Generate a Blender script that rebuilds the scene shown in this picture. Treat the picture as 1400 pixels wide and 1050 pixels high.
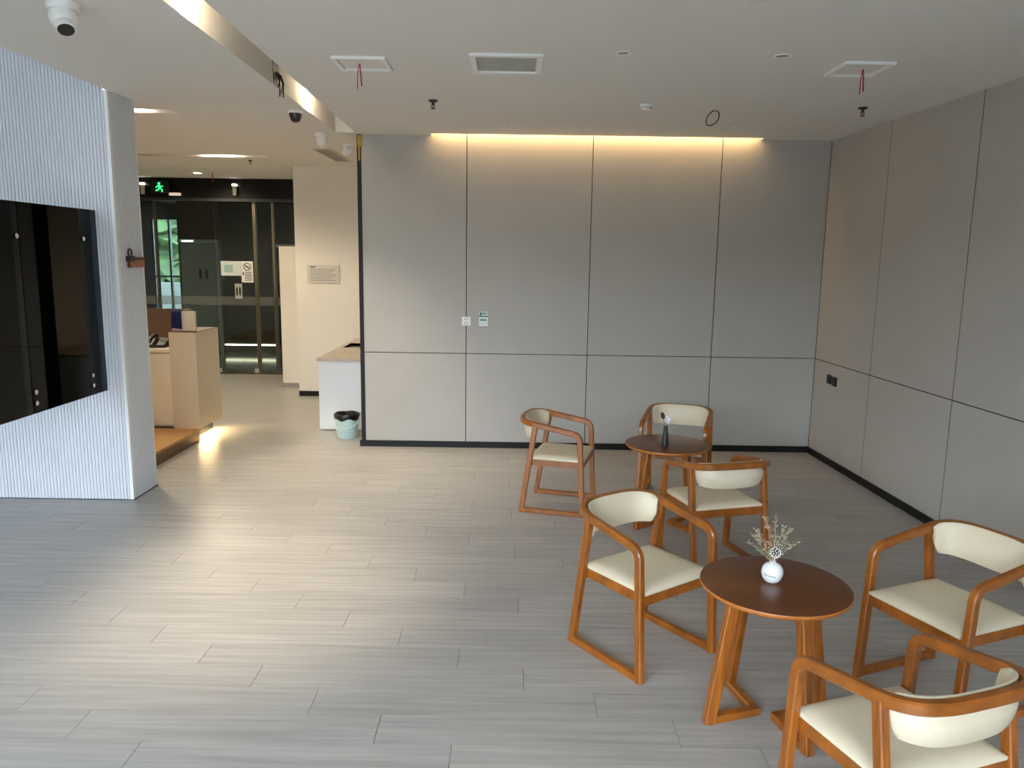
import bpy, bmesh, math, random
from mathutils import Vector, Matrix
random.seed(7)
for o in list(bpy.data.objects):
    bpy.data.objects.remove(o, do_unlink=True)
SC = bpy.context.scene
COL = SC.collection

# ------------------------------------------------------------------ camera
CAM_H = 1.9
PITCH = math.atan(172 / 1052.0)
ROLL = 0.0145
cam_d = bpy.data.cameras.new('camera')
cam_d.sensor_fit = 'HORIZONTAL'
cam_d.sensor_width = 36.0
cam_d.lens = 36.0 * 1052.0 / 1400.0
cam_d.clip_start = 0.05
cam_d.clip_end = 300
cam = bpy.data.objects.new('camera', cam_d)
COL.objects.link(cam)
_f = Vector((0, math.cos(PITCH), -math.sin(PITCH)))
_r0 = Vector((1, 0, 0))
_u0 = _r0.cross(_f)
_r = _r0 * math.cos(ROLL) + _u0 * math.sin(ROLL)
_u = _u0 * math.cos(ROLL) - _r0 * math.sin(ROLL)
cam.matrix_world = Matrix(((_r.x, _u.x, -_f.x, 0), (_r.y, _u.y, -_f.y, 0), (_r.z, _u.z, -_f.z, CAM_H), (0, 0, 0, 1)))
SC.camera = cam

# ------------------------------------------------------------------ colour management, world
SC.view_settings.view_transform = 'Standard'
SC.view_settings.look = 'None'
SC.view_settings.gamma = 1.0
SC.view_settings.exposure = 0.0
SC.view_settings.use_curve_mapping = False
SC.cycles.use_denoising = True
SC.cycles.max_bounces = 10
SC.cycles.diffuse_bounces = 6
SC.cycles.sample_clamp_indirect = 6.0

SKY_STRENGTH = 18.6
world = bpy.data.worlds.new('overcast_sky')
world.use_nodes = True
SC.world = world
_bg = world.node_tree.nodes['Background']
_bg.inputs['Color'].default_value = (0.78, 0.89, 1.0, 1)
_bg.inputs['Strength'].default_value = SKY_STRENGTH

WIN_Y = -2.2                 # the glazed front of the room, behind the camera


def link(o):
    COL.objects.link(o)
    return o


def portal(name, loc, sx, sz, rot):
    l = bpy.data.lights.new(name, 'AREA')
    l.shape = 'RECTANGLE'
    l.size, l.size_y = sx, sz
    l.cycles.is_portal = True
    o = link(bpy.data.objects.new(name, l))
    o.location = loc
    o.rotation_euler = rot
    return o


# daylight comes through the glazed front (open to the sky above); portals only guide its sampling
portal('front_window_daylight', (-2.4, WIN_Y, 2.2), 6.8, 4.3, (math.radians(-90), math.radians(180), 0))
portal('far_window_daylight', (-7.5, 17.0, 1.8), 0.7, 1.7, (math.radians(-90), 0, 0))


def area(name, loc, sx, sy, rot, power, col, parent=None, spread=None):
    l = bpy.data.lights.new(name, 'AREA')
    l.shape = 'RECTANGLE'
    l.size, l.size_y = sx, sy
    l.energy = power
    l.color = col
    if spread:
        l.spread = spread
    o = link(bpy.data.objects.new(name, l))
    o.location = loc
    o.rotation_euler = rot
    if parent:
        o.parent = parent
    return o


def spot(name, loc, power, col, angle, blend=0.6, target=None, size=0.03, parent=None):
    l = bpy.data.lights.new(name, 'SPOT')
    l.energy = power
    l.color = col
    l.spot_size = math.radians(angle)
    l.spot_blend = blend
    l.shadow_soft_size = size
    o = link(bpy.data.objects.new(name, l))
    o.location = loc
    if target is not None:
        o.rotation_euler = (Vector(target) - Vector(loc)).to_track_quat('-Z', 'Y').to_euler()
    if parent:
        o.parent = parent
    return o


WARM = (1.0, 0.70, 0.36)
WARM2 = (1.0, 0.84, 0.62)

# ------------------------------------------------------------------ mesh helpers


class MB:
    def __init__(s):
        s.v = []
        s.f = []

    def quad_box(s, p):            # 8 points: bottom loop 0-3, top loop 4-7
        b = len(s.v)
        s.v += [tuple(q) for q in p]
        for f in ((3, 2, 1, 0), (4, 5, 6, 7), (0, 1, 5, 4), (1, 2, 6, 5), (2, 3, 7, 6), (3, 0, 4, 7)):
            s.f.append(tuple(b + i for i in f))
        return s

    def box(s, x0, x1, y0, y1, z0, z1):
        return s.quad_box([(x0, y0, z0), (x1, y0, z0), (x1, y1, z0), (x0, y1, z0), (x0, y0, z1), (x1, y0, z1), (x1, y1, z1), (x0, y1, z1)])

    def quad(s, *p):
        b = len(s.v)
        s.v += [tuple(q) for q in p]
        s.f.append(tuple(range(b, b + len(p))))
        return s

    def lathe(s, prof, n=24, loc=(0, 0, 0), axis='z', cap0=True, cap1=True):
        b = len(s.v)
        for r, z in prof:
            for i in range(n):
                a = 2 * math.pi * i / n
                p = (r * math.cos(a), r * math.sin(a), z)
                if axis == 'y':
                    p = (p[0], p[2], p[1])
                elif axis == 'x':
                    p = (p[2], p[0], p[1])
                s.v.append((p[0] + loc[0], p[1] + loc[1], p[2] + loc[2]))
        for k in range(len(prof) - 1):
            for i in range(n):
                j = (i + 1) % n
                s.f.append((b + k * n + i, b + k * n + j, b + (k + 1) * n + j, b + (k + 1) * n + i))
        if cap0:
            s.f.append(tuple(b + i for i in reversed(range(n))))
        if cap1:
            m = b + (len(prof) - 1) * n
            s.f.append(tuple(m + i for i in range(n)))
        return s

    def tube(s, pts, r, n=8, r1=None, closed=False):
        pts = [Vector(p) for p in pts]
        m = len(pts)
        b = len(s.v)
        nrm = None
        for k, p in enumerate(pts):
            if closed:
                t = pts[(k + 1) % m] - pts[k - 1]
            else:
                t = pts[min(k + 1, m - 1)] - pts[max(k - 1, 0)]
            t.normalize()
            if nrm is None:
                nrm = t.orthogonal().normalized()
            nrm = (nrm - t * nrm.dot(t)).normalized()
            bi = t.cross(nrm)
            rr = r if r1 is None else r + (r1 - r) * k / (m - 1)
            for i in range(n):
                a = 2 * math.pi * i / n
                s.v.append(tuple(p + (nrm * math.cos(a) + bi * math.sin(a)) * rr))
        for k in range(m if closed else m - 1):
            k2 = (k + 1) % m
            for i in range(n):
                j = (i + 1) % n
                s.f.append((b + k * n + i, b + k * n + j, b + k2 * n + j, b + k2 * n + i))
        if not closed:
            s.f.append(tuple(b + i for i in reversed(range(n))))
            s.f.append(tuple(b + (m - 1) * n + i for i in range(n)))
        return s

    def bar(s, pts, wl, wv, bev=0.006, lat=None):
        """rounded rectangular bar along pts; wl across (lateral, in plan), wv the other way"""
        pts = [Vector(p) for p in pts]
        m = len(pts)
        b = len(s.v)
        hx, hy, c = wl / 2, wv / 2, bev
        sec = [(hx, -hy + c), (hx, hy - c), (hx - c, hy), (-hx + c, hy), (-hx, hy - c), (-hx, -hy + c), (-hx + c, -hy), (hx - c, -hy)]
        n = 8
        for k, p in enumerate(pts):
            t = (pts[min(k + 1, m - 1)] - pts[max(k - 1, 0)]).normalized()
            if lat is not None:
                l = Vector(lat)
            else:
                l = Vector((t.x, t.y, 0)).cross(Vector((0, 0, 1)))
            l = (l - t * l.dot(t)).normalized()
            o = l.cross(t)
            for x, y in sec:
                s.v.append(tuple(p + l * x + o * y))
        for k in range(m - 1):
            for i in range(n):
                j = (i + 1) % n
                s.f.append((b + k * n + i, b + k * n + j, b + (k + 1) * n + j, b + (k + 1) * n + i))
        s.f.append(tuple(b + i for i in reversed(range(n))))
        s.f.append(tuple(b + (m - 1) * n + i for i in range(n)))
        return s

    def mesh(s, name, mat, smooth=False):
        me = bpy.data.meshes.new(name)
        me.from_pydata(s.v, [], s.f)
        bm = bmesh.new()
        bm.from_mesh(me)
        bmesh.ops.recalc_face_normals(bm, faces=bm.faces)
        bm.to_mesh(me)
        bm.free()
        if mat:
            me.materials.append(mat)
        if smooth:
            me.polygons.foreach_set('use_smooth', [True] * len(me.polygons))
            me.set_sharp_from_angle(angle=math.radians(smooth if smooth is not True else 40))
        me.update()
        return me

    def build(s, name, mat, parent=None, smooth=False, loc=None):
        o = bpy.data.objects.new(name, s.mesh(name, mat, smooth))
        link(o)
        if loc:
            o.location = loc
        if parent:
            o.parent = parent
        return o


def tag(o, label=None, cat=None, group=None, kind=None):
    if label:
        o['label'] = label
    if cat:
        o['category'] = cat
    if group:
        o['group'] = group
    if kind:
        o['kind'] = kind
    return o


def thing(name, label, cat, loc=(0, 0, 0), rotz=0, group=None):
    o = link(bpy.data.objects.new(name, None))
    o.empty_display_size = 0.1
    o.location = loc
    o.rotation_euler = (0, 0, rotz)
    return tag(o, label, cat, group)


def struct(name, mb, mat, label, cat, smooth=False):
    return tag(mb.build(name, mat, None, smooth), label, cat, None, 'structure')


def copy_thing(root, loc, rotz, label, group=None):
    r = root.copy()
    link(r)
    r.location = loc
    r.rotation_euler = (0, 0, rotz)
    r['label'] = label
    if group:
        r['group'] = group
    for ch in root.children:
        c = ch.copy()
        link(c)
        c.parent = r
        for g in ch.children:
            d = g.copy()
            link(d)
            d.parent = c
    return r


def fillet(pts, rad, n=7):
    """round the inner corners of a polyline"""
    pts = [Vector(p) for p in pts]
    out = [pts[0]]
    for i in range(1, len(pts) - 1):
        p, a, c = pts[i], pts[i - 1], pts[i + 1]
        da, dc = (a - p).normalized(), (c - p).normalized()
        p0, p1 = p + da * rad, p + dc * rad
        for k in range(n + 1):
            t = k / n
            out.append(p0 * (1 - t) ** 2 + p * 2 * t * (1 - t) + p1 * t * t)
    out.append(pts[-1])
    return out


# ------------------------------------------------------------------ materials


def S(r, g, b):
    return tuple(((c / 255) / 12.92 if c / 255 <= 0.04045 else ((c / 255 + 0.055) / 1.055) ** 2.4) for c in (r, g, b)) + (1,)


def mat(name, col, rough=0.5, metal=0.0, spec=0.5, emit=None, estr=0.0, coat=0.0):
    m = bpy.data.materials.new(name)
    m.use_nodes = True
    b = m.node_tree.nodes['Principled BSDF']
    b.inputs['Base Color'].default_value = col
    b.inputs['Roughness'].default_value = rough
    b.inputs['Metallic'].default_value = metal
    b.inputs['Specular IOR Level'].default_value = spec
    b.inputs['Coat Weight'].default_value = coat
    b.inputs['Coat Roughness'].default_value = 0.15
    if emit:
        b.inputs['Emission Color'].default_value = emit
        b.inputs['Emission Strength'].default_value = estr
    return m


def vary(m, scale=(3, 3, 3), amount=0.08, detail=3.0, bump=0.0, space='Object', rnd=0.0):
    """procedural tone variation (and fine relief) on a plain material"""
    nt = m.node_tree
    b = nt.nodes['Principled BSDF']
    base = tuple(b.inputs['Base Color'].default_value)
    tc = nt.nodes.new('ShaderNodeTexCoord')
    mp = nt.nodes.new('ShaderNodeMapping')
    mp.inputs['Scale'].default_value = scale
    nt.links.new(tc.outputs[space], mp.inputs['Vector'])
    no = nt.nodes.new('ShaderNodeTexNoise')
    no.inputs['Scale'].default_value = 1.0
    no.inputs['Detail'].default_value = detail
    vec = mp.outputs['Vector']
    if rnd:
        oi = nt.nodes.new('ShaderNodeObjectInfo')
        mul = nt.nodes.new('ShaderNodeVectorMath')
        mul.operation = 'SCALE'
        mul.inputs[0].default_value = (37, 53, 71)
        nt.links.new(oi.outputs['Random'], mul.inputs['Scale'])
        ad = nt.nodes.new('ShaderNodeVectorMath')
        nt.links.new(vec, ad.inputs[0])
        nt.links.new(mul.outputs[0], ad.inputs[1])
        vec = ad.outputs[0]
    nt.links.new(vec, no.inputs['Vector'])
    cr = nt.nodes.new('ShaderNodeValToRGB')
    cr.color_ramp.elements[0].position = 0.3
    cr.color_ramp.elements[1].position = 0.7
    cr.color_ramp.elements[0].color = tuple(c * (1 - amount) for c in base[:3]) + (1,)
    cr.color_ramp.elements[1].color = tuple(min(1, c * (1 + amount)) for c in base[:3]) + (1,)
    nt.links.new(no.outputs['Fac'], cr.inputs['Fac'])
    out = cr.outputs['Color']
    if rnd:
        hsv = nt.nodes.new('ShaderNodeHueSaturation')
        mr = nt.nodes.new('ShaderNodeMapRange')
        mr.inputs['To Min'].default_value = 1 - rnd
        mr.inputs['To Max'].default_value = 1 + rnd
        nt.links.new(oi.outputs['Random'], mr.inputs['Value'])
        nt.links.new(mr.outputs['Result'], hsv.inputs['Value'])
        nt.links.new(out, hsv.inputs['Color'])
        out = hsv.outputs['Color']
    nt.links.new(out, b.inputs['Base Color'])
    if bump:
        bp = nt.nodes.new('ShaderNodeBump')
        bp.inputs['Strength'].default_value = bump
        bp.inputs['Distance'].default_value = 0.002
        nt.links.new(no.outputs['Fac'], bp.inputs['Height'])
        nt.links.new(bp.outputs['Normal'], b.inputs['Normal'])
    return m


M = {}
M['plank'] = vary(mat('grey_oak_plank', S(164, 161, 156), 0.36, spec=0.5), (1.6, 34, 5), 0.16, 6.0, 0.10, rnd=0.045)
M['plank_far'] = vary(mat('grey_oak_floor', S(164, 161, 156), 0.36, spec=0.5), (1.6, 34, 5), 0.16, 6.0, 0.10)
M['joint'] = mat('dark_joint', S(48, 46, 43), 0.8)
M['panel'] = vary(mat('taupe_wall_panel', S(180, 176, 169), 0.55, spec=0.3), (3, 3, 3), 0.02, 2.0, rnd=0.012)
M['groove'] = mat('panel_groove', S(30, 28, 26), 0.7)
M['black_base'] = mat('black_baseboard', S(16, 16, 17), 0.5, spec=0.3)
M['ceiling'] = vary(mat('ceiling_paint', S(228, 224, 218), 0.8, spec=0.2), (0.8, 0.8, 0.8), 0.015)
M['white_rib'] = mat('white_ribbed_panel', S(214, 218, 224), 0.5, spec=0.3)
M['trim_white'] = mat('white_corner_trim', S(236, 238, 238), 0.4)
M['white_paint'] = vary(mat('white_wall_paint', S(232, 227, 216), 0.7, spec=0.2), (1, 1, 1), 0.015)
M['side_paint'] = mat('grey_side_paint', S(95, 95, 92), 0.7, spec=0.2)
M['dark_metal'] = mat('dark_window_metal', S(60, 62, 65), 0.45, 0.6)
M['wood'] = vary(mat('orange_brown_wood', S(148, 84, 21), 0.32, spec=0.5, coat=0.25), (60, 60, 4.0), 0.38, 4.0, rnd=0.05)
M['wood_h'] = vary(mat('orange_brown_wood_rail', S(148, 84, 21), 0.32, spec=0.5, coat=0.25), (12, 12, 12), 0.30, 4.0, rnd=0.05)
M['wood_dark'] = vary(mat('dark_walnut_veneer', S(96, 50, 18), 0.30, spec=0.5, coat=0.15), (4, 40, 4), 0.14, 4.0)
M['wood_edge'] = vary(mat('light_table_edge', S(176, 106, 44), 0.35, spec=0.5), (20, 20, 60), 0.15, 4.0)
M['cream'] = vary(mat('cream_leatherette', S(219, 207, 180), 0.42, spec=0.4), (90, 90, 90), 0.02, 2.0, 0.03)
M['black'] = mat('black_plastic', S(18, 18, 19), 0.4)
M['gloss_black'] = mat('black_board_backing', S(6, 6, 6), 0.6, spec=0.1)
M['steel'] = mat('brushed_steel', S(170, 170, 168), 0.32, 1.0)
M['chrome'] = mat('chrome_cap', S(225, 225, 225), 0.12, 1.0)
M['white_plastic'] = mat('white_plastic', S(242, 242, 240), 0.4)
M['grey_plastic'] = mat('grey_plastic', S(150, 150, 148), 0.5)
M['vent'] = mat('vent_grey', S(212, 210, 200), 0.6)
M['red'] = mat('red_wire', S(170, 16, 40), 0.45)
M['black_glass'] = None


def glass(name, tint, rough=0.0, ior=1.45):
    m = bpy.data.materials.new(name)
    m.use_nodes = True
    nt = m.node_tree
    nt.nodes.clear()
    out = nt.nodes.new('ShaderNodeOutputMaterial')
    tr = nt.nodes.new('ShaderNodeBsdfTransparent')
    tr.inputs['Color'].default_value = tint
    gl = nt.nodes.new('ShaderNodeBsdfGlossy')
    gl.inputs['Roughness'].default_value = rough
    gl.inputs['Color'].default_value = (1, 1, 1, 1)
    fr = nt.nodes.new('ShaderNodeFresnel')
    fr.inputs['IOR'].default_value = ior
    mx = nt.nodes.new('ShaderNodeMixShader')
    nt.links.new(fr.outputs[0], mx.inputs[0])
    nt.links.new(tr.outputs[0], mx.inputs[1])
    nt.links.new(gl.outputs[0], mx.inputs[2])
    nt.links.new(mx.outputs[0], out.inputs['Surface'])
    return m


M['tinted'] = glass('smoke_tinted_glass', (0.24, 0.27, 0.30, 1), 0.0, 1.22)
M['clear'] = glass('clear_glass', (0.80, 0.86, 0.83, 1))
M['frost'] = mat('frosted_film', S(120, 124, 120), 0.6)
M['frost'].node_tree.nodes['Principled BSDF'].inputs['Alpha'].default_value = 0.35

# ------------------------------------------------------------------ floor
ZC = 3.045


def rw_x(y):                     # the right wall runs very slightly out of square
    return 3.01 + 0.0382 * (7.6 - y)


base = MB().box(-9.5, 3.6, WIN_Y, 12.3, -0.06, -0.004)
floor = struct('floor', base, M['joint'], 'pale grey oak plank floor of the lounge', 'floor')
PW, PL, GAP = 0.193, 1.22, 0.0012
plank_full = MB().box(0, PL - 0.0022, 0, PW - GAP, -0.012, 0).mesh('plank', M['plank'])
rest = MB()
k0 = -26
for k in range(k0, 50):
    y0 = 2.771 + PW * k
    if y0 < WIN_Y or y0 > 12.1:
        continue
    y1 = y0 + PW
    xe = -0.527 - 0.31 * k
    xe -= math.floor((xe + 9.5) / PL) * PL + PL        # start left of -9.5
    x = xe
    while x < 3.5:
        xa, xb = x, x + PL - 0.0022
        x += PL
        lim = rw_x(y0) - 0.002 if y0 < 7.6 else 3.4
        xa, xb = max(xa, -9.4), min(xb, lim)
        if xb - xa < 0.03:
            continue
        # does it show as a plank one can pick apart?
        left_edge = -0.70 * (y0 + 0.35) - 0.05
        near = 2.45 < y0 < 7.45 and xb > left_edge
        if y0 > 5.56 and xb < -2.9:
            near = False
        if near:
            if xb - xa > PL - 0.01:
                o = bpy.data.objects.new('plank', plank_full)
                link(o)
            else:
                o = MB().box(0, xb - xa, 0, PW - GAP, -0.012, 0).build('plank', M['plank'])
            o.location = (xa, y0, 0)
            o.parent = floor
        else:
            rest.box(xa, xb, y0, y1 - GAP, -0.012, 0)
ro = rest.build('floor_planks', M['plank_far'], floor)
ro['kind'] = 'stuff'

# ------------------------------------------------------------------ back wall with its panels
WY = 7.6
wb = MB().box(-1.505, 3.02, WY + 0.012, WY + 0.16, 0, 3.40)
wall_back = struct('wall_back', wb, M['groove'], 'taupe panelled back wall washed by warm cove light', 'wall')
G = 0.004
xs = [-1.475, -0.462, 0.742, 1.975, 3.012]
zs = [0.062, 0.958, 3.36]
for i in range(4):
    for j in range(2):
        z1 = zs[j + 1]
        if j == 1 and i in (0, 3):
            pass
        MB().box(xs[i] + G, xs[i + 1] - G, WY, WY + 0.0125, zs[j] + (G if j else 0), z1 - G).build('panel', M['panel'], wall_back)
MB().box(-1.512, -1.475 + G, WY - 0.006, WY + 0.165, 0, 3.04).build('edge_trim', M['black_base'], wall_back)
struct('baseboard_back', MB().box(-1.53, 3.0, WY - 0.016, WY - 0.0005, 0, 0.062), M['black_base'], 'black baseboard along the back wall', 'baseboard')
tape = MB()
tape.box(-1.504, -1.460, WY - 0.0085, WY - 0.0065, 2.93, 3.035)
tape.box(-1.498, -1.482, WY - 0.0085, WY - 0.0065, 2.80, 2.93)
tag(tape.build('masking_tape', mat('yellow_tape', S(176, 142, 42), 0.6)), 'strip of yellow tape at the top left corner of the panelled wall', 'tape')

# ------------------------------------------------------------------ right wall
ys = [7.598, 6.503, 5.332, 4.13, 2.93, 1.73, 0.53, -0.67, WIN_Y + 0.05]


def rwp(y, d, z):
    return (rw_x(y) + d, y, z)


def rw_box(mb, ya, yb, d0, d1, z0, z1):
    return mb.quad_box([rwp(ya, d0, z0), rwp(yb, d0, z0), rwp(yb, d1, z0), rwp(ya, d1, z0), rwp(ya, d0, z1), rwp(yb, d0, z1), rwp(yb, d1, z1), rwp(ya, d1, z1)])


wall_right = struct('wall_right', rw_box(MB(), WY + 0.15, WIN_Y, 0.004, 0.15, 0, 3.40), M['groove'], 'taupe panelled right wall in shade', 'wall')
for i in range(len(ys) - 1):
    for j in range(2):
        rw_box(MB(), ys[i] - 0.006, ys[i + 1] + 0.006, 0.0, 0.0042, zs[j] + (G if j else 0), (3.10 if j else zs[1]) - G).build('panel', M['panel'], wall_right)
struct('baseboard_right', rw_box(MB(), WY - 0.017, WIN_Y + 0.02, -0.016, -0.0005, 0, 0.062), M['black_base'], 'black baseboard along the shaded right wall', 'baseboard')

# ------------------------------------------------------------------ ceiling with its light slots


def xl(y):
    return -1.563 - 0.0172 * y


def xr(y):
    return -1.365 - 0.0191 * y


cols = [lambda y: -9.5, lambda y: -4.9, lambda y: -2.93, lambda y: -2.79, xl, xr, lambda y: -0.80, lambda y: 2.335, lambda y: 3.5]
rows = [WIN_Y, 5.76, 6.47, 6.64, 7.505, 7.60, 9.32, 9.50, 12.45]
holes = set()
for j in range(0, 1):
    holes |= {(0, j), (1, j)}                       # the double-height void on the left
for j in range(0, 4):
    holes.add((4, j))                               # long slot running to the back wall
holes.add((6, 4))                                   # cove along the back wall
holes |= {(1, 2), (2, 2)}                           # cross slot behind the white wall
holes |= {(1, 6)}
cm = MB()
for i in range(len(cols) - 1):
    for j in range(len(rows) - 1):
        if (i, j) in holes:
            continue
        a, b = rows[j], rows[j + 1]
        cm.quad((cols[i](a), a, ZC), (cols[i](b), b, ZC), (cols[i + 1](b), b, ZC), (cols[i + 1](a), a, ZC))
ceiling = struct('ceiling', cm, M['ceiling'], 'white suspended ceiling with recessed light slots', 'ceiling')


def slot_liner(name, fx0, fx1, ya, yb, depth, parent):
    m = MB()
    A, B, Cc, D = (fx0(ya), ya), (fx1(ya), ya), (fx1(yb), yb), (fx0(yb), yb)
    z0, z1 = ZC, ZC + depth
    for p, q in ((A, B), (B, Cc), (Cc, D), (D, A)):
        m.quad((p[0], p[1], z0), (q[0], q[1], z0), (q[0], q[1], z1), (p[0], p[1], z1))
    m.quad(*[(p[0], p[1], z1) for p in (A, B, Cc, D)])
    return m.build(name, M['ceiling'], parent)


slot_liner('slot_liner', xl, xr, WIN_Y, 7.505, 0.26, ceiling)
slot_liner('slot_liner', lambda y: -4.9, lambda y: -2.79, 6.47, 6.64, 0.2, ceiling)
slot_liner('slot_liner', lambda y: -4.9, lambda y: -2.93, 9.32, 9.50, 0.2, ceiling)
cv = MB()                                           # cove: front and ends only, the wall panel is its back
cv.quad((-0.80, 7.505, ZC), (2.335, 7.505, ZC), (2.335, 7.505, ZC + 0.16), (-0.80, 7.505, ZC + 0.16))
cv.quad((-0.80, 7.505, ZC + 0.16), (2.335, 7.505, ZC + 0.16), (2.335, 7.60, ZC + 0.16), (-0.80, 7.60, ZC + 0.16))
for x in (-0.80, 2.335):
    cv.quad((x, 7.505, ZC), (x, 7.60, ZC), (x, 7.60, ZC + 0.16), (x, 7.505, ZC + 0.16))
cv.build('cove_liner', M['ceiling'], ceiling)
# LED line in the cove
M['led'] = mat('warm_led', S(255, 225, 170), 0.5, emit=(1.0, 0.72, 0.40, 1), estr=8)
led = MB().box(-0.78, 2.315, 7.512, 7.530, ZC + 0.10, ZC + 0.12).build('led_profile', M['led'])
tag(led, 'warm LED line hidden in the cove above the back wall', 'light')
area('cove_light', (0.7675, 7.545, ZC + 0.095), 3.05, 0.03, (math.radians(12), 0, 0), 11, (1.0, 0.66, 0.30), spread=math.radians(150))

# ------------------------------------------------------------------ void on the left: ribbed white wall, upper ceiling
RP = 0.0256


def ribbed(x0, x1, y, z0, z1, along='x', depth=0.010):
    m = MB()
    n = int(abs(x1 - x0) / RP)
    step = (x1 - x0) / n
    pr = []
    for i in range(n):
        a = x0 + i * step
        pr += [(a, 0.0), (a + step * 0.18, depth), (a + step * 0.5, depth * 1.25), (a + step * 0.82, depth)]
    pr.append((x1, 0.0))
    for (a, da), (b, db) in zip(pr[:-1], pr[1:]):
        if along == 'x':
            m.quad((a, y - da, z0), (b, y - db, z0), (b, y - db, z1), (a, y - da, z1))
        else:
            m.quad((y + da, a, z0), (y + db, b, z0), (y + db, b, z1), (y + da, a, z1))
    return m


wl = MB().box(-9.5, -2.945, 5.785, 6.165, 0, 4.7)
wall_left = struct('wall_left', wl, M['white_rib'], 'white vertically ribbed wall end in cool daylight', 'wall')
o = ribbed(-7.2, -2.955, 5.775, 0.004, 4.7, 'x').build('rib_cladding', M['white_rib'], wall_left)
o['kind'] = 'stuff'
o = ribbed(5.795, 6.150, -2.94, 0.004, ZC, 'y').build('rib_cladding', M['white_rib'], wall_left)
o['kind'] = 'stuff'
MB().box(-2.955, -2.930, 5.762, 5.795, 0.0, ZC).build('corner_trim', M['trim_white'], wall_left)
MB().box(-2.950, -2.931, 6.150, 6.167, 0.0, ZC).build('corner_trim', M['trim_white'], wall_left)
MB().box(-7.0, -2.926, 5.757, 5.785, 0.0, 0.004).build('base_line', M['black_base'], wall_left)
MB().box(-2.93, -2.924, 5.760, 6.168, 0.0, 0.006).build('base_line', M['black_base'], wall_left)

vc = MB()
vc.quad((-9.5, WIN_Y, 4.7), (-2.93, WIN_Y, 4.7), (-2.93, 5.8, 4.7), (-9.5, 5.8, 4.7))
vc.quad((-2.93, WIN_Y, ZC), (-2.93, 5.76, ZC), (-2.93, 5.76, 4.7), (-2.93, WIN_Y, 4.7))
struct('ceiling_upper', vc, M['ceiling'], 'high ceiling and bulkhead over the open area beside the ribbed wall', 'ceiling')
struct('wall_far_left', MB().box(-7.25, -7.1, WIN_Y, 5.77, 0, 4.7), M['side_paint'], 'plain grey side wall of the double-height area', 'wall')

# glazed front behind the camera
fw = MB()
fw.box(1, 3.6, WIN_Y - 0.15, WIN_Y, 0, 3.2)
fw.box(-7.1, -5.8, WIN_Y - 0.15, WIN_Y, 0, 4.8)
fw.box(-7.1, 0.42, WIN_Y - 0.15, WIN_Y, 4.35, 4.8)
fw.box(-2.93, 3.6, WIN_Y - 0.15, WIN_Y, ZC - 0.05, 4.8)
struct('wall_front', fw, M['side_paint'], 'solid part of the front wall behind the viewer', 'wall')
wf = MB()
win = struct('window_1', wf.box(-5.8, 1, WIN_Y - 0.10, WIN_Y - 0.04, 0, 0.06), M['dark_metal'], 'full-height glazed front with dark metal mullions', 'window')
x = -5.8
while x < 1.05:
    MB().box(x - 0.03, x + 0.03, WIN_Y - 0.11, WIN_Y - 0.03, 0, 4.4).build('mullion', M['dark_metal'], win)
    x += 1.36
MB().box(-5.8, 1, WIN_Y - 0.10, WIN_Y - 0.04, 2.95, 3.05).build('transom', M['dark_metal'], win)

# ------------------------------------------------------------------ outside
gr = MB().box(-60, 60, -60, WIN_Y - 0.15, -0.2, -0.06)
gr.box(-60, 60, 17.4, 70, -0.2, -0.06)
struct('ground', gr, vary(mat('paving', S(100, 100, 97), 0.8), (1, 1, 1), 0.05), 'grey paving outside the building', 'ground')

struct('sky_blocker', MB().box(-70, 70, -33, -30, -0.1, 5.5), M['dark_metal'], 'long unseen dark block added behind the viewer to cut off the low sky', 'light blocker')  # unseen block added to screen low sky light from the room

# ------------------------------------------------------------------ lobby beyond: walls, glass partition
struct('wall_lobby', MB().box(-9.5, -9.35, 6.0, 17.2, 0, 3.3), M['white_paint'], 'white side wall of the reception lobby', 'wall')
pil = struct('wall_pillar', MB().box(-2.905, 0.2, 10.364, 10.75, 0, 3.2), M['white_paint'], 'cream white wall end beside the wash counter', 'wall')
MB().box(-2.905, 0.2, 10.350, 10.3635, 0, 0.07).build('baseboard', M['black_base'], pil)
struct('wall_passage', MB().box(-0.9, -0.75, 7.76, 10.36, 0, 3.2), M['white_paint'], 'white wall closing the wash corner behind the panelled wall', 'wall')
struct('wall_lobby_right', MB().box(-2.905, -2.75, 10.75, 12.2, 0, 3.2), M['white_paint'], 'white wall between pillar and glass partition', 'wall')

GY = 12.27
M['header'] = mat('black_header', S(7, 6, 6), 0.3, spec=0.3)
hd = struct('trim_1', MB().box(-9.4, -2.7, GY - 0.12, GY + 0.20, 2.72, ZC), M['header'], 'glossy black header beam above the glass partition', 'beam')
MB().box(-9.4, -2.7, GY - 0.135, GY - 0.12, 2.70, 2.745).build('header_rail', M['dark_metal'], hd)
M['satin'] = mat('satin_bronze_metal', S(120, 112, 92), 0.3, 1.0)
gp = thing('glass_partition', 'clear glass partition with steel posts below the black header', 'partition', (-4.5, GY, 0))


def gpl(x):
    return x + 4.5


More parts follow.
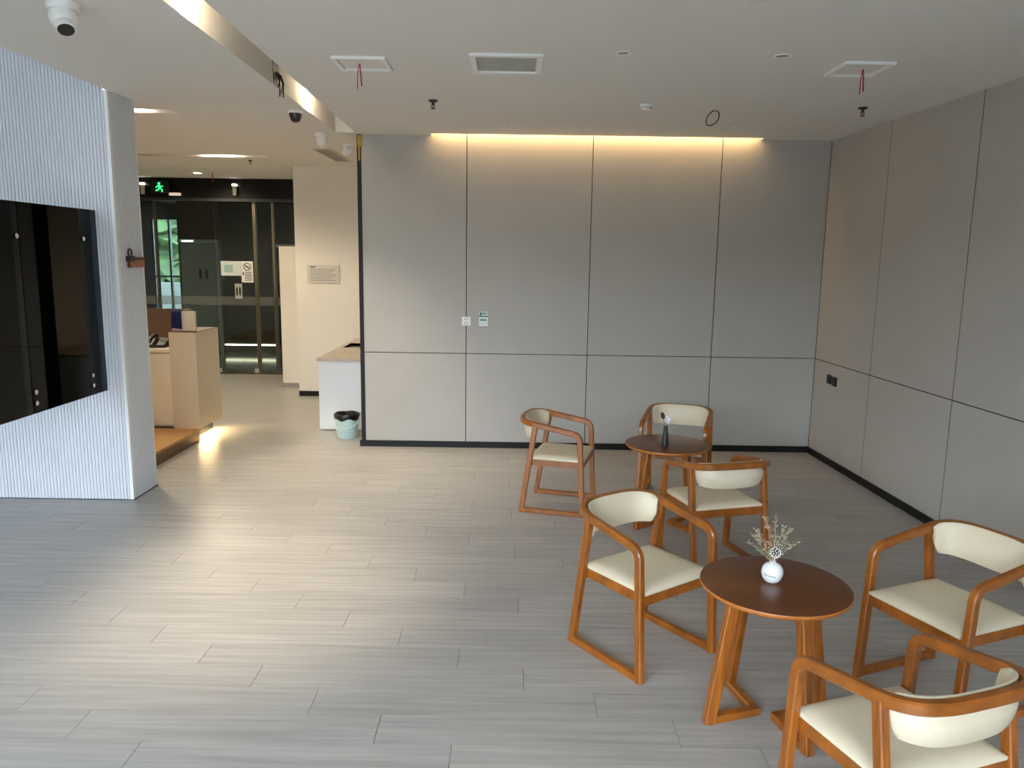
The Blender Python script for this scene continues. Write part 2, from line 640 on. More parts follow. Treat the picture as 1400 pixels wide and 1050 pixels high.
for (a, b) in ((-9.3, -5.62), (-5.60, -4.70), (-4.69, -4.09), (-4.03, -2.72)):
    MB().box(gpl(a), gpl(b), -0.006, 0.006, 0.02, 2.70).build('pane', M['clear'], gp)
for a, b in ((-4.085, -4.035), (-5.625, -5.595), (-3.79, -3.755)):
    MB().box(gpl(a), gpl(b), -0.03, 0.03, 0, 2.70).build('post', M['satin'], gp)
MB().box(gpl(-9.3), gpl(-2.72), -0.02, 0.02, 0.0, 0.03).build('floor_rail', M['satin'], gp)
for (a, b) in ((-9.3, -5.62), (-5.60, -4.70), (-4.69, -4.09), (-4.03, -2.72)):
    MB().box(gpl(a), gpl(b), -0.0085, -0.0065, 1.10, 1.235).build('frosted_band', M['frost'], gp)
MB().box(gpl(-4.72), gpl(-4.66), -0.035, -0.008, 0.02, 0.09).build('patch_fitting', M['chrome'], gp)
MB().box(gpl(-4.14), gpl(-4.07), -0.035, -0.008, 0.02, 0.09).build('patch_fitting', M['chrome'], gp)
# far room behind the glass
M['tile_dark'] = vary(mat('dark_polished_tile', S(70, 72, 66), 0.12), (1, 1, 1), 0.08)
struct('floor_hall', MB().box(-9.5, 0.2, 12.3, 17.4, -0.06, 0.0), M['tile_dark'], 'dark polished tile floor of the lift hall', 'floor')
M['stone_dark'] = vary(mat('dark_stone', S(26, 25, 22), 0.25), (2, 2, 2), 0.15)
M['brown_dark'] = mat('dark_brown_panel', S(38, 24, 18), 0.3)
wfh = MB()
wfh.box(-9.5, -7.85, 17.0, 17.15, 0, 3.2)
wfh.box(-7.2, -6.3, 17.0, 17.15, 0, 3.2)
wfh.box(-7.85, -7.2, 17.0, 17.15, 2.62, 3.2)
wfh.box(-7.85, -7.2, 17.0, 17.15, 0, 0.25)
struct('wall_hall', wfh, M['stone_dark'], 'dark stone wall at the far end of the lift hall', 'wall')
struct('wall_lift', MB().box(-6.45, 0.2, 15.0, 15.3, 0, 3.2), M['stone_dark'], 'dark stone wall around the lift doors', 'wall')
struct('wall_hall_return', MB().box(-6.45, -6.30, 15.3, 17.0, 0, 3.2), M['stone_dark'], 'dark return wall beside the hall window', 'wall')
struct('ceiling_hall', MB().box(-9.5, 0.2, 12.45, 17.2, 2.95, 3.05), M['header'], 'dark ceiling of the lift hall', 'ceiling')
hw = struct('window_2', MB().box(-7.86, -7.82, 16.96, 17.04, 0.25, 2.62), M['dark_metal'], 'narrow hall window looking out on green trees', 'window')
MB().box(-7.50, -7.46, 16.96, 17.04, 0.25, 2.62).build('mullion', M['dark_metal'], hw)
MB().box(-7.23, -7.19, 16.96, 17.04, 0.25, 2.62).build('mullion', M['dark_metal'], hw)
MB().box(-7.82, -7.23, 16.97, 17.03, 1.38, 1.42).build('transom', M['dark_metal'], hw)
MB().box(-7.82, -7.50, 16.995, 17.005, 0.25, 2.62).build('pane', M['clear'], hw)
MB().box(-7.46, -7.23, 16.995, 17.005, 0.25, 2.62).build('pane', M['clear'], hw)
# lift
M['lift_steel'] = mat('lift_door_steel', S(120, 118, 108), 0.38, 0.7)
lf = thing('lift_door', 'grey steel lift door seen through the glass partition', 'lift', (-6.04, 14.995, 0))
MB().box(-0.36, 0.0, -0.03, 0.0, 0.02, 2.10).build('door_leaf', M['lift_steel'], lf)
MB().box(0.004, 0.33, -0.03, 0.0, 0.02, 2.10).build('door_leaf', M['lift_steel'], lf)
MB().box(0.335, 0.39, -0.06, 0.0, 0.0, 2.17).build('jamb', M['steel'], lf)
MB().box(-0.40, 0.335, -0.06, 0.0, 2.105, 2.17).build('lintel', M['steel'], lf)
MB().box(-0.40, 0.39, -0.03, 0.0, 2.175, 2.90).build('over_panel', M['brown_dark'], lf)
MB().box(-0.30, -0.10, -0.10, -0.06, 2.12, 2.15).build('indicator_light', mat('lift_indicator', S(255, 255, 255), 0.5, emit=(0.9, 1, 0.95, 1), estr=3), lf)
for dx in (-0.02, 0.10):
    MB().box(dx, dx + 0.05, -0.034, -0.03, 1.42, 1.60).build('notice_sticker', M['stone_dark'], lf)
ls = MB().box(-5.62, -4.64, 14.96, 14.985, 0.14, 0.165).build('led_strip', mat('hall_led', S(255, 240, 200), 0.5, emit=(1, 0.9, 0.66, 1), estr=6))
tag(ls, 'bright LED line along the foot of the dark lift hall wall', 'light')
fr2 = thing('door_frame', 'grey metal door frame in the lift hall behind the white board', 'door frame', (-4.3, 14.99, 0))
MB().box(-0.32, -0.26, -0.05, 0.0, 0.0, 2.10).build('jamb', M['steel'], fr2)
MB().box(-0.26, 0.7, -0.05, 0.0, 2.04, 2.10).build('lintel', M['steel'], fr2)
MB().box(-0.25, 0.65, -0.02, 0.0, 0.0, 2.03).build('door_leaf', M['stone_dark'], fr2)
# trees seen through the hall window


def blob(r, seed, sub=2):
    rn = random.Random(seed)
    bm = bmesh.new()
    bmesh.ops.create_icosphere(bm, subdivisions=sub, radius=r)
    for v in bm.verts:
        v.co *= 1 + rn.uniform(-0.22, 0.22)
    return bm


M['leaf'] = vary(mat('green_foliage', S(54, 76, 42), 0.7), (4, 4, 4), 0.35)
M['bark'] = mat('grey_bark', S(90, 78, 64), 0.8)
for i, (x, y, h, lb) in enumerate(((-9.9, 22.0, 2.7, 'leafy green tree outside the hall window, left of its mullion'), (-8.3, 24.5, 2.9, 'leafy green tree outside the hall window, right of its mullion'))):
    t = thing('tree', lb, 'tree', (x, y, -0.06), 0, 'trees outside the hall window')
    MB().tube([(0, 0, 0), (0.05, 0, 1.0), (0, 0.05, h * 0.7)], 0.11, 8, 0.06).build('trunk', M['bark'], t, True)
    bm = bmesh.new()
    for k in range(7):
        b2 = blob(random.uniform(0.5, 0.8), 20 + i * 9 + k)
        me = bpy.data.meshes.new('t')
        for v in b2.verts:
            v.co += Vector((random.uniform(-0.7, 0.7), random.uniform(-0.6, 0.6), h * (0.45 + 0.08 * k)))
        b2.to_mesh(me)
        b2.free()
        bm.from_mesh(me)
        bpy.data.meshes.remove(me)
    me = bpy.data.meshes.new('crown')
    bm.to_mesh(me)
    bm.free()
    me.materials.append(M['leaf'])
    c = link(bpy.data.objects.new('crown', me))
    c.parent = t
    c['kind'] = 'stuff'
tag(MB().box(-11, -6.5, 20.0, 20.2, -0.06, 1.15).build('garden_wall', mat('garden_wall_render', S(104, 106, 108), 0.8)), 'low pale wall outside below the trees', 'wall')

# ------------------------------------------------------------------ chairs
CW = 0.248       # half width on the bar centres


def zarm(y):     # centre height of the arm / crest rail
    return 0.620 + (0.142 - y) * 0.172


def u_curve(w, y0, b, n=3.0, m=25):
    """half superellipse from +x over the back to -x"""
    out = []
    e = 2.0 / n
    for i in range(m):
        t = math.pi * i / (m - 1)
        c, s_ = math.cos(t), math.sin(t)
        out.append((w * math.copysign(abs(c) ** e, c), y0 - b * abs(s_) ** e))
    return out


def make_chair():
    t = thing('armchair', 'x', 'chair', (0, 0, 0), 0, 'wooden armchairs around the round tables')
    # crest rail: front bend, right arm, round the back, left arm, front bend
    right = fillet([(CW, 0.1475, 0.50), (CW, 0.142, zarm(0.142)), (CW, -0.10, zarm(-0.10))], 0.055)
    back = [(x, y, zarm(y)) for x, y in u_curve(CW, -0.140, 0.190, 3.4, 49)][1:-1]
    left = [(-p[0], p[1], p[2]) for p in reversed(right)]
    path = [tuple(p) for p in right] + back + [tuple(p) for p in left]
    MB().bar(path, 0.034, 0.040, 0.006).build('arm_rail', M['wood_h'], t, 30)
    for s in (-1, 1):
        MB().bar([(s * CW, 0.176, 0.0), (s * CW, 0.1475, 0.502)], 0.034, 0.038, 0.004, lat=(1, 0, 0)).build('leg', M['wood'], t, 30)
        MB().bar([(s * CW, -0.297, 0.0), (s * CW, -0.195, 0.672)], 0.034, 0.038, 0.004, lat=(1, 0, 0)).build('leg', M['wood'], t, 30)
        MB().bar([(s * CW, -0.290, 0.017), (s * CW, 0.168, 0.017)], 0.033, 0.034, 0.004, lat=(1, 0, 0)).build('runner', M['wood_h'], t, 30)
    # seat frame: four aprons
    yf, yr, z0, z1 = 0.152, -0.232, 0.358, 0.408
    MB().box(-CW + 0.016, CW - 0.016, yf - 0.012, yf + 0.013, z0, z1).build('front_apron', M['wood_h'], t)
    MB().box(-CW + 0.016, CW - 0.016, yr - 0.012, yr + 0.012, z0, z1).build('rear_apron', M['wood_h'], t)
    for s in (-1, 1):
        MB().box(min(s * 0.205, s * 0.228), max(s * 0.205, s * 0.228), yr + 0.012, yf - 0.012, z0 + 0.004, z1).build('side_apron', M['wood_h'], t)
    # padded seat: gently crowned with soft edges
    m = MB()
    nx, ny = 15, 13
    hx = 0.229
    ya, yb = -0.246, 0.172

    def sp(u, v, top):
        x, y = hx * u, (ya + yb) / 2 + (yb - ya) / 2 * v
        x *= 1.0 if y > -0.1 else 1.0
        e = max(abs(u), abs(v))
        edge = max(0.0, (e - 0.80) / 0.20)
        if top:
            z = 0.441 + 0.007 * (1 - u * u) * (1 - v * v) - 0.020 * edge ** 2.2
        else:
            z = 0.409
        k = 1.0 - (0.0 if top else 0.008)
        return (x * k, y * k, z)
    uu = [math.sin(math.pi / 2 * (-1 + 2 * i / (nx - 1))) for i in range(nx)]
    vv = [math.sin(math.pi / 2 * (-1 + 2 * j / (ny - 1))) for j in range(ny)]
    for top in (True, False):
        for j in range(ny):
            for i in range(nx):
                m.v.append(sp(uu[i], vv[j], top))
    N = nx * ny
    for j in range(ny - 1):
        for i in range(nx - 1):
            a = j * nx + i
            m.f.append((a, a + 1, a + nx + 1, a + nx))
            m.f.append((N + a, N + a + nx, N + a + nx + 1, N + a + 1))
    ring = [i for i in range(nx)] + [j * nx + nx - 1 for j in range(1, ny)] + [(ny - 1) * nx + i for i in range(nx - 2, -1, -1)] + [j * nx for j in range(ny - 2, 0, -1)]
    for a, b in zip(ring, ring[1:] + ring[:1]):
        m.f.append((a, N + a, N + b, b))
    m.build('seat_cushion', M['cream'], t, 60)
    # curved back pad inside the rail, hanging below it
    m = MB()
    ns, nv = 33, 9
    cur = u_curve(CW - 0.022, -0.136, 0.172, 3.1, 97)
    sel = [cur[int(round(6 + (96 - 12) * i / (ns - 1)))] for i in range(ns)]
    cross = []
    for i, (x, y) in enumerate(sel):
        x0, y0 = sel[max(i - 1, 0)]
        x1, y1 = sel[min(i + 1, ns - 1)]
        tx, ty = x1 - x0, y1 - y0
        l = math.hypot(tx, ty)
        nxn, nyn = ty / l, -tx / l                # outwards
        if nxn * x + nyn * (y + 0.1) < 0:
            nxn, nyn = -nxn, -nyn
        q = abs(2 * i / (ns - 1) - 1)
        rnd = max(0.0, (q - 0.84) / 0.16)
        zt = zarm(y) + 0.022 - 0.014 * rnd ** 2
        zb = 0.552 + 0.045 * rnd ** 2.5 + 0.012 * q
        for k in range(2 * nv):
            outer = k >= nv
            kk = k if not outer else 2 * nv - 1 - k
            v = kk / (nv - 1)
            puff = 0.015 * (1 - abs(2 * v - 1) ** 3.0) * (1 - 0.6 * rnd ** 3)
            off = (0.004 + puff) if outer else -(0.004 + puff)
            if outer and v > 0.62:
                off = min(off, 0.004)             # tucked behind the rail
            lean = -0.012 * (1 - v)               # the pad leans out towards its top
            m.v.append((x + nxn * (off + lean), y + nyn * (off + lean), zb + (zt - zb) * v))
    R = 2 * nv
    for i in range(ns - 1):
        for k in range(R):
            k2 = (k + 1) % R
            m.f.append((i * R + k, i * R + k2, (i + 1) * R + k2, (i + 1) * R + k))
    m.f.append(tuple(range(R)))
    m.f.append(tuple((ns - 1) * R + k for k in range(R)))
    m.build('back_pad', M['cream'], t, 60)
    return t


chairs = [
    ('armchair turned to the near table, at its left side', 0.697, 3.528, -54.0),
    ('armchair farthest left, left of the far table near the back wall', 0.432, 5.793, -15.1),
    ('armchair behind the far table with its back to the panelled wall', 1.309, 5.998, -110.6),
    ('armchair in front of the far table, seen from behind its cream pad', 1.275, 4.757, 105.5),
    ('armchair on the right of the near table facing left', 1.889, 3.170, 202.4),
    ('armchair nearest the viewer, seen from behind at the lower right', 1.234, 2.293, 109.3),
]
first = None
for lb, x, y, a in chairs:
    rz = math.radians(a - 90)
    lab = 'orange-brown wooden ' + lb
    if first is None:
        first = make_chair()
        first.location = (x, y, 0)
        first.rotation_euler = (0, 0, rz)
        first['label'] = lab
    else:
        copy_thing(first, (x, y, 0), rz, lab)

# ------------------------------------------------------------------ tables


def make_table():
    t = thing('round_table', 'x', 'table', (0, 0, 0), 0, 'round wooden side tables')
    R, Z = 0.300, 0.600
    prof = [(0.250, Z - 0.026), (R - 0.010, Z - 0.022), (R - 0.002, Z - 0.014), (R, Z - 0.006), (R - 0.002, Z - 0.001)]
    MB().lathe(prof, 64, cap1=False).build('table_edge', M['wood_edge'], t, 50)
    MB().lathe([(R - 0.002, Z - 0.001), (R - 0.006, Z)], 64, cap0=False).build('table_top', M['wood_dark'], t, 50)
    for pair in ((150, (190, 110)), (-30, (290, 10))):
        am, legs = pair
        ap = Vector((math.cos(math.radians(am)), math.sin(math.radians(am)), 0)) * 0.045
        for a in legs:
            d = Vector((math.cos(math.radians(a)), math.sin(math.radians(a)), 0))
            lat = (-d.y, d.x, 0)
            p0 = d * 0.255
            p1 = d * 0.170 + Vector((0, 0, Z - 0.026))
            MB().bar([p0, p1], 0.040, 0.046, 0.004, lat=lat).build('leg', M['wood'], t, 30)
            q = (ap - p0).normalized()
            MB().bar([p0 + Vector((0, 0, 0.0165)) - q * 0.012, ap + Vector((0, 0, 0.0165)) + q * 0.012], 0.040, 0.034, 0.004).build('foot_rail', M['wood_h'], t, 30)
        MB().bar([d0 * 0.19 + Vector((0, 0, Z - 0.042)) for d0 in (Vector((math.cos(math.radians(legs[0])), math.sin(math.radians(legs[0])), 0)), Vector((math.cos(math.radians(legs[1])), math.sin(math.radians(legs[1])), 0)))], 0.03, 0.03, 0.004).build('top_rail', M['wood_h'], t, 30)
    return t


tab = make_table()
tab.location = (1.09, 2.985, 0)
tab['label'] = 'round dark-topped wooden table carrying the white vase, nearest the viewer'
copy_thing(tab, (1.125, 5.40, 0), math.radians(20), 'round dark-topped wooden table carrying the dark bottle vase, near the back wall')

# near vase with dried flowers
VX, VY, VZ = 1.082, 3.002, 0.600
va = thing('vase', 'small round white ceramic vase on the near table', 'vase', (VX, VY, VZ))
M['ceramic'] = mat('white_ceramic', S(238, 240, 240), 0.18, coat=0.4)
prof = [(0.018, 0.0), (0.028, 0.003), (0.038, 0.016), (0.0432, 0.034), (0.0436, 0.044), (0.040, 0.061), (0.031, 0.074), (0.017, 0.082), (0.012, 0.084), (0.013, 0.089), (0.009, 0.089), (0.008, 0.075)]
MB().lathe(prof, 32).build('body', M['ceramic'], va, True)
ink = mat('navy_print', S(28, 34, 80), 0.5)


def on_vase(ang, z, r=0.0432):
    return (r * math.cos(ang), r * math.sin(ang), z)


def vase_patch(mb, a0, a1, z0, z1, zc=0.042):
    n = max(1, int(abs(a1 - a0) / 0.08))
    for i in range(n):
        b0, b1 = a0 + (a1 - a0) * i / n, a0 + (a1 - a0) * (i + 1) / n
        mb.quad(on_vase(b0, z0, 0.0438), on_vase(b1, z0, 0.0438), on_vase(b1, z1, 0.0438), on_vase(b0, z1, 0.0438))


lg = MB()
c0 = math.radians(-146)
for k in range(8):
    a = k * math.pi / 4
    vase_patch(lg, c0 + 0.10 * math.cos(a) - 0.03, c0 + 0.10 * math.cos(a) + 0.03, 0.040 + 0.0045 * math.sin(a) - 0.0013, 0.040 + 0.0045 * math.sin(a) + 0.0013)
for k in range(8):
    a0 = c0 + 0.20 + k * 0.10
    vase_patch(lg, a0, a0 + 0.065, 0.0365 - 0.0003 * k, 0.0405 - 0.0003 * k)
lgo = lg.build('printed_logo', ink, va)
lgo['kind'] = 'stuff'
pc = thing('pine_cone', 'white-tipped pine cone on a stick in the white vase', 'pine cone', (VX, VY, VZ))
M['cone'] = mat('brown_cone', S(52, 36, 28), 0.7)
M['tip'] = mat('white_tip', S(236, 232, 226), 0.6)
MB().tube([(0.0, 0.0, 0.05), (0.004, -0.006, 0.112)], 0.0016, 6).build('stick', M['tip'], pc)
cb = bmesh.new()
bmesh.ops.create_uvsphere(cb, u_segments=14, v_segments=9, radius=0.018)
me = bpy.data.meshes.new('core')
cb.to_mesh(me)
cb.free()
me.materials.append(M['cone'])
co = link(bpy.data.objects.new('core', me))
co.location = (0.005, -0.008, 0.128)
co.parent = pc
tips = MB()
for k in range(46):
    z = 1 - 2 * (k + 0.5) / 46
    r = math.sqrt(1 - z * z)
    a = k * 2.39996
    d = Vector((r * math.cos(a), r * math.sin(a), z))
    p = Vector((0.005, -0.008, 0.128)) + d * 0.0185
    u = d.orthogonal().normalized() * 0.0034
    w = d.cross(u).normalized() * 0.0022
    tips.quad_box([p - u - w, p + u - w, p + u + w, p - u + w, p - u * .7 - w * .7 + d * .004, p + u * .7 - w * .7 + d * .004, p + u * .7 + w * .7 + d * .004, p - u * .7 + w * .7 + d * .004])
to = tips.build('scale_tips', M['tip'], pc)
to['kind'] = 'stuff'

bq = thing('dried_bouquet', 'spray of pale dried flower sprigs in the white vase', 'dried flowers', (VX, VY, VZ))
M['sprig'] = vary(mat('dried_sprig', S(186, 176, 146), 0.8), (60, 60, 60), 0.2)
M['sprig2'] = mat('dried_sprig_green', S(150, 158, 128), 0.8)
M['sprig3'] = mat('dried_sprig_rust', S(176, 120, 82), 0.8)
rs = random.Random(5)
for k, (dx, dz) in enumerate(((-0.088, 0.19), (-0.075, 0.215), (-0.030, 0.265), (-0.096, 0.155), (-0.052, 0.125), (0.006, 0.275), (0.035, 0.24), (0.075, 0.215), (0.052, 0.175), (0.088, 0.18), (-0.012, 0.20), (-0.02, 0.235))):
    m = MB()
    dy = rs.uniform(-0.03, 0.06)
    pts = [Vector((0, 0, 0.07)), Vector((dx * 0.25, dy * 0.25, 0.07 + (dz - 0.07) * 0.4)), Vector((dx * 0.65, dy * 0.7, 0.07 + (dz - 0.07) * 0.75)), Vector((dx, dy, dz))]
    m.tube(pts, 0.0010, 5, 0.0005)
    for s_ in range(34):
        f = 0.30 + 0.70 * s_ / 34
        seg = min(2, int(f * 3))
        p = pts[seg].lerp(pts[seg + 1], f * 3 - seg)
        d = Vector((rs.uniform(-1, 1), rs.uniform(-1, 1), rs.uniform(0.2, 1.2))).normalized()
        e = p + d * rs.uniform(0.010, 0.024)
        w = d.orthogonal().normalized() * 0.0027
        mid = p.lerp(e, 0.55)
        n2 = d.cross(w).normalized() * 0.001
        b = len(m.v)
        m.v += [tuple(p), tuple(mid + w), tuple(e), tuple(mid - w), tuple(mid + n2)]
        m.f += [(b, b + 1, b + 4), (b + 1, b + 2, b + 4), (b + 2, b + 3, b + 4), (b + 3, b, b + 4)]
    o = m.build('sprig', M['sprig3'] if k in (10, 11) else (M['sprig2'] if k in (3, 4, 8) else M['sprig']), bq)
    o['kind'] = 'stuff'

# far vase
FX, FY, FZ = 1.09, 5.316, 0.600
vb = thing('bottle_vase', 'slender dark green bottle vase on the far table', 'vase', (FX, FY, FZ))
M['dark_green'] = mat('dark_green_ceramic', S(34, 44, 44), 0.3)
MB().lathe([(0.022, 0), (0.025, 0.003), (0.024, 0.05), (0.018, 0.10), (0.0145, 0.13), (0.0145, 0.150), (0.010, 0.150), (0.009, 0.13)], 24).build('body', M['dark_green'], vb, True)
cs = thing('cotton_stem', 'white cotton boll on a stem in the dark bottle vase', 'dried flower', (FX, FY, FZ))
MB().tube([(0, 0, 0.10), (0.006, 0, 0.16), (0.010, 0, 0.19)], 0.0018, 6).build('stem', M['bark'], cs)
M['cotton'] = mat('white_cotton', S(238, 236, 244), 0.9)
for (dx, dy, dz, r) in ((0.004, -0.01, 0.190, 0.016), (0.022, -0.006, 0.196, 0.016), (0.014, 0.004, 0.212, 0.015), (0.012, -0.012, 0.178, 0.013)):
    b2 = blob(r, int(dz * 1000), 2)
    me = bpy.data.meshes.new('boll')
    b2.to_mesh(me)
    b2.free()
    me.materials.append(M['cotton'])
    o = link(bpy.data.objects.new('boll', me))
    o.location = (dx, dy, dz)
    o.parent = cs
ss = thing('seed_pod', 'dark brown oval seed pod on a stem in the dark bottle vase', 'dried flower', (FX, FY, FZ))
MB().tube([(0, 0, 0.10), (-0.010, 0, 0.16), (-0.022, -0.004, 0.20)], 0.0015, 6).build('stem', M['bark'], ss)
b2 = bmesh.new()
bmesh.ops.create_uvsphere(b2, u_segments=14, v_segments=10, radius=1)
for v in b2.verts:
    v.co = Vector((v.co.x * 0.015, v.co.y * 0.010, v.co.z * 0.026))
bmesh.ops.rotate(b2, verts=b2.verts, cent=(0, 0, 0), matrix=Matrix.Rotation(math.radians(-18), 3, 'Y'))
me = bpy.data.meshes.new('pod')
b2.to_mesh(me)
b2.free()
me.materials.append(M['cone'])
o = link(bpy.data.objects.new('pod', me))
o.location = (-0.026, -0.006, 0.222)
o.parent = ss
st = MB().tube([(0, 0, 0.10), (0.002, 0, 0.19), (-0.002, 0.004, 0.25), (0.0, 0.004, 0.30)], 0.0022, 6, 0.0012).build('dried_stalk', mat('pale_stalk', S(206, 190, 170), 0.8), None, True, (FX, FY, FZ))
tag(st, 'tall pale dried stalk in the dark bottle vase', 'dried flower')

# ------------------------------------------------------------------ black glass board in front of the ribbed wall
BX = -3.07
bd = thing('glass_display_board', 'large glossy black glass board on steel standoffs before the ribbed white wall', 'board', (BX, 4.2, 0.868))
BH = 1.334
y_far, y_mid, y_pt = 5.748, 4.842, 5.478


def by(y):
    return y - 4.2


MB().box(-0.004, 0.004, by(y_mid + 0.003), by(y_far), 0, BH).build('glass_panel', M['tinted'], bd)
MB().box(-0.004, 0.004, by(3.0), by(y_mid - 0.003), 0, BH).build('glass_panel', M['tinted'], bd)
MB().box(-0.012, -0.005, by(y_mid + 0.01), by(y_pt), 0.0, BH).build('black_backing', M['gloss_black'], bd)
MB().box(-0.012, -0.005, by(3.0), by(y_mid - 0.01), 0.0, BH).build('black_backing', M['gloss_black'], bd)
for (yy, zz) in ((4.808, 1.992), (5.552, 1.992), (4.866, 1.006), (4.866, 0.934), (5.545, 1.012), (5.545, 0.938)):
    MB().lathe([(0.014, -0.05), (0.014, 0.004), (0.016, 0.005), (0.016, 0.014), (0.013, 0.017)], 16, (0, by(yy), zz - 0.868), 'x').build('standoff', M['chrome'], bd, True)
for zz in (1.50, 0.97):
    MB().box(-0.075, -0.045, by(3.0), by(5.765), zz - 0.868 - 0.02, zz - 0.868 + 0.02).build('mounting_rail', M['black'], bd)

# key hook on the wall end
kh = thing('key_holder', 'small brown wall hook with a black ring on the ribbed wall end', 'hook', (-2.932, 5.98, 1.79))
M['copper'] = mat('copper_brown', S(150, 98, 66), 0.35, 0.5)
MB().box(0.0, 0.035, -0.085, 0.13, 0.0, 0.028).build('bar', M['copper'], kh)
MB().box(0.0, 0.035, -0.085, 0.13, 0.030, 0.052).build('upper_bar', M['copper'], kh)
MB().box(0.0, 0.036, -0.02, 0.13, 0.053, 0.075).build('black_strip', M['black'], kh)
MB().box(0.002, 0.04, -0.10, -0.03, 0.045, 0.085).build('clip', M['black'], kh)
MB().tube([(0.02, -0.065 + 0.028 * math.cos(a), 0.108 + 0.030 * math.sin(a)) for a in [2 * math.pi * i / 16 for i in range(16)]], 0.006, 6, closed=True).build('ring', M['black'], kh, True)
MB().bar([(0.02, -0.085, 0.05), (0.02, -0.10, 0.0)], 0.006, 0.012, 0.002, lat=(1, 0, 0)).build('cord', M['black'], kh)

# ------------------------------------------------------------------ wall plates
so = thing('wall_socket', 'square white wall socket across the panel joint of the back wall', 'socket', (-0.461, WY, 1.280))
MB().box(-0.043, 0.043, -0.010, 0.0, -0.043, 0.043).build('plate', M['white_plastic'], so)
for (x, z) in ((-0.012, 0.020), (0.012, 0.020), (0, -0.010), (-0.014, -0.026), (0.014, -0.026)):
    MB().box(x - 0.003, x + 0.003, -0.0105, -0.0098, z - 0.006, z + 0.006).build('socket_hole', M['black'], so)
ct = thing('control_card', 'white control card with green header beside the wall socket', 'sign', (-0.291, WY, 1.232))
M['green'] = mat('green_print', S(40, 120, 92), 0.5)
M['green_d'] = mat('dark_green_print', S(14, 52, 40), 0.5)
M['card'] = mat('card_white', S(232, 242, 240), 0.4)
M['card2'] = mat('card_pale_green', S(186, 216, 206), 0.4)
MB().box(-0.043, 0.043, -0.014, 0.0, 0.0, 0.092).build('body', M['card'], ct)
MB().box(-0.043, 0.043, -0.012, 0.0, 0.100, 0.144).build('header', M['card2'], ct)
MB().box(-0.046, 0.046, -0.015, 0.0, 0.092, 0.101).build('divider', M['green_d'], ct)
MB().box(-0.034, -0.020, -0.0126, -0.0118, 0.106, 0.136).build('header_icon', M['green_d'], ct)
for x in (-0.010, 0.004, 0.018):
    MB().box(x, x + 0.010, -0.0126, -0.0118, 0.120, 0.134).build('header_character', M['green'], ct)
for x in (-0.030, -0.014, 0.002, 0.018):
    MB().box(x, x + 0.012, -0.0146, -0.0138, 0.052, 0.074).build('card_character', M['green'], ct)
for z in (0.014, 0.030):
    MB().box(-0.034, 0.034, -0.0146, -0.0138, z, z + 0.004).build('card_line', M['card2'], ct)
MB().box(-0.040, 0.040, -0.0146, -0.0138, -0.012, -0.002).build('card_foot', M['grey_plastic'], ct)

ang_r = math.atan2(0.0382, 1.0)
for i, (yy, lb) in enumerate(((7.245, 'dark square switch plate on the right wall, the one nearer the corner'), (7.135, 'dark square switch plate on the right wall, the one farther from the corner'))):
    sw = thing('switch_plate', lb, 'switch', (rw_x(yy), yy, 0.806 - 0.006 * i), 0, 'switch plates on the right wall')
    MB().box(-0.010, 0.004, -0.043, 0.043, -0.043, 0.043).build('plate', M['dark_metal'], sw)
    for dy in (-0.021, 0.021):
        MB().box(-0.0135, -0.0100, dy - 0.018, dy + 0.018, -0.034, 0.034).build('rocker', M['black'], sw)

pl = thing('wall_notice', 'grey framed notice with lines of text on the cream wall end', 'notice', (-2.539, 10.364, 1.655))
MB().box(-0.212, 0.212, -0.012, 0.0, -0.118, 0.118).build('board', mat('notice_grey', S(206, 202, 192), 0.5), pl)
ink2 = mat('notice_ink', S(150, 146, 140), 0.6)
MB().box(-0.17, -0.10, -0.0135, -0.012, 0.085, 0.100).build('heading', mat('notice_ink_dark', S(90, 88, 84), 0.6), pl)
for k, z in enumerate((0.060, 0.036, 0.012, -0.012, -0.036, -0.060, -0.084)):
    MB().box(-0.17, 0.17 - 0.03 * (k % 3), -0.0135, -0.012, z - 0.004, z + 0.004).build('text_line', ink2, pl)

# papers and handle on the glass
nm = thing('site_plan_sheet', 'pale teal plan sheet taped to the glass partition', 'sheet', (-4.455, GY - 0.009, 1.565))
MB().box(-0.16, 0.155, -0.003, 0.0, 0.0, 0.226).build('sheet', mat('sheet_pale', S(205, 214, 212), 0.6), nm)
MB().box(-0.11, 0.03, -0.0045, -0.003, 0.05, 0.17).build('plan_print', mat('plan_teal', S(150, 180, 180), 0.6), nm)
ns = thing('no_smoking_sheet', 'white sheet with a no-smoking ring taped to the glass partition', 'sign', (-4.20, GY - 0.013, 1.462))
MB().box(-0.095, 0.092, -0.003, 0.0, 0.0, 0.330).build('sheet', mat('sheet_white', S(226, 228, 226), 0.6), ns)
M['ink'] = mat('black_ink', S(40, 42, 44), 0.6)
MB().tube([(0.0 + 0.055 * math.cos(a), -0.004, 0.245 + 0.055 * math.sin(a)) for a in [2 * math.pi * i / 24 for i in range(24)]], 0.006, 6, closed=True).build('ring', M['ink'], ns)
MB().bar([(-0.038, -0.004, 0.283), (0.038, -0.004, 0.207)], 0.004, 0.012, 0.001, lat=(0, 1, 0)).build('slash', M['ink'], ns)
MB().box(-0.030, 0.030, -0.005, -0.003, 0.236, 0.250).build('cigarette', M['ink'], ns)
MB().box(-0.075, -0.055, -0.005, -0.003, 0.115, 0.160).build('symbol', M['ink'], ns)
for z in (0.155, 0.130, 0.105, 0.080, 0.055, 0.030):
    MB().box(-0.040, 0.070, -0.005, -0.003, z, z + 0.010).build('text_line', M['ink'], ns)
dh = thing('glass_door_handle', 'pale recessed handle plate on the glass partition under the sheets', 'handle', (-4.347, GY - 0.009, 1.205))
MB().box(-0.055, 0.055, -0.02, 0.0, 0.0, 0.235).build('plate', mat('handle_plate', S(180, 180, 172), 0.4, 0.3), dh)
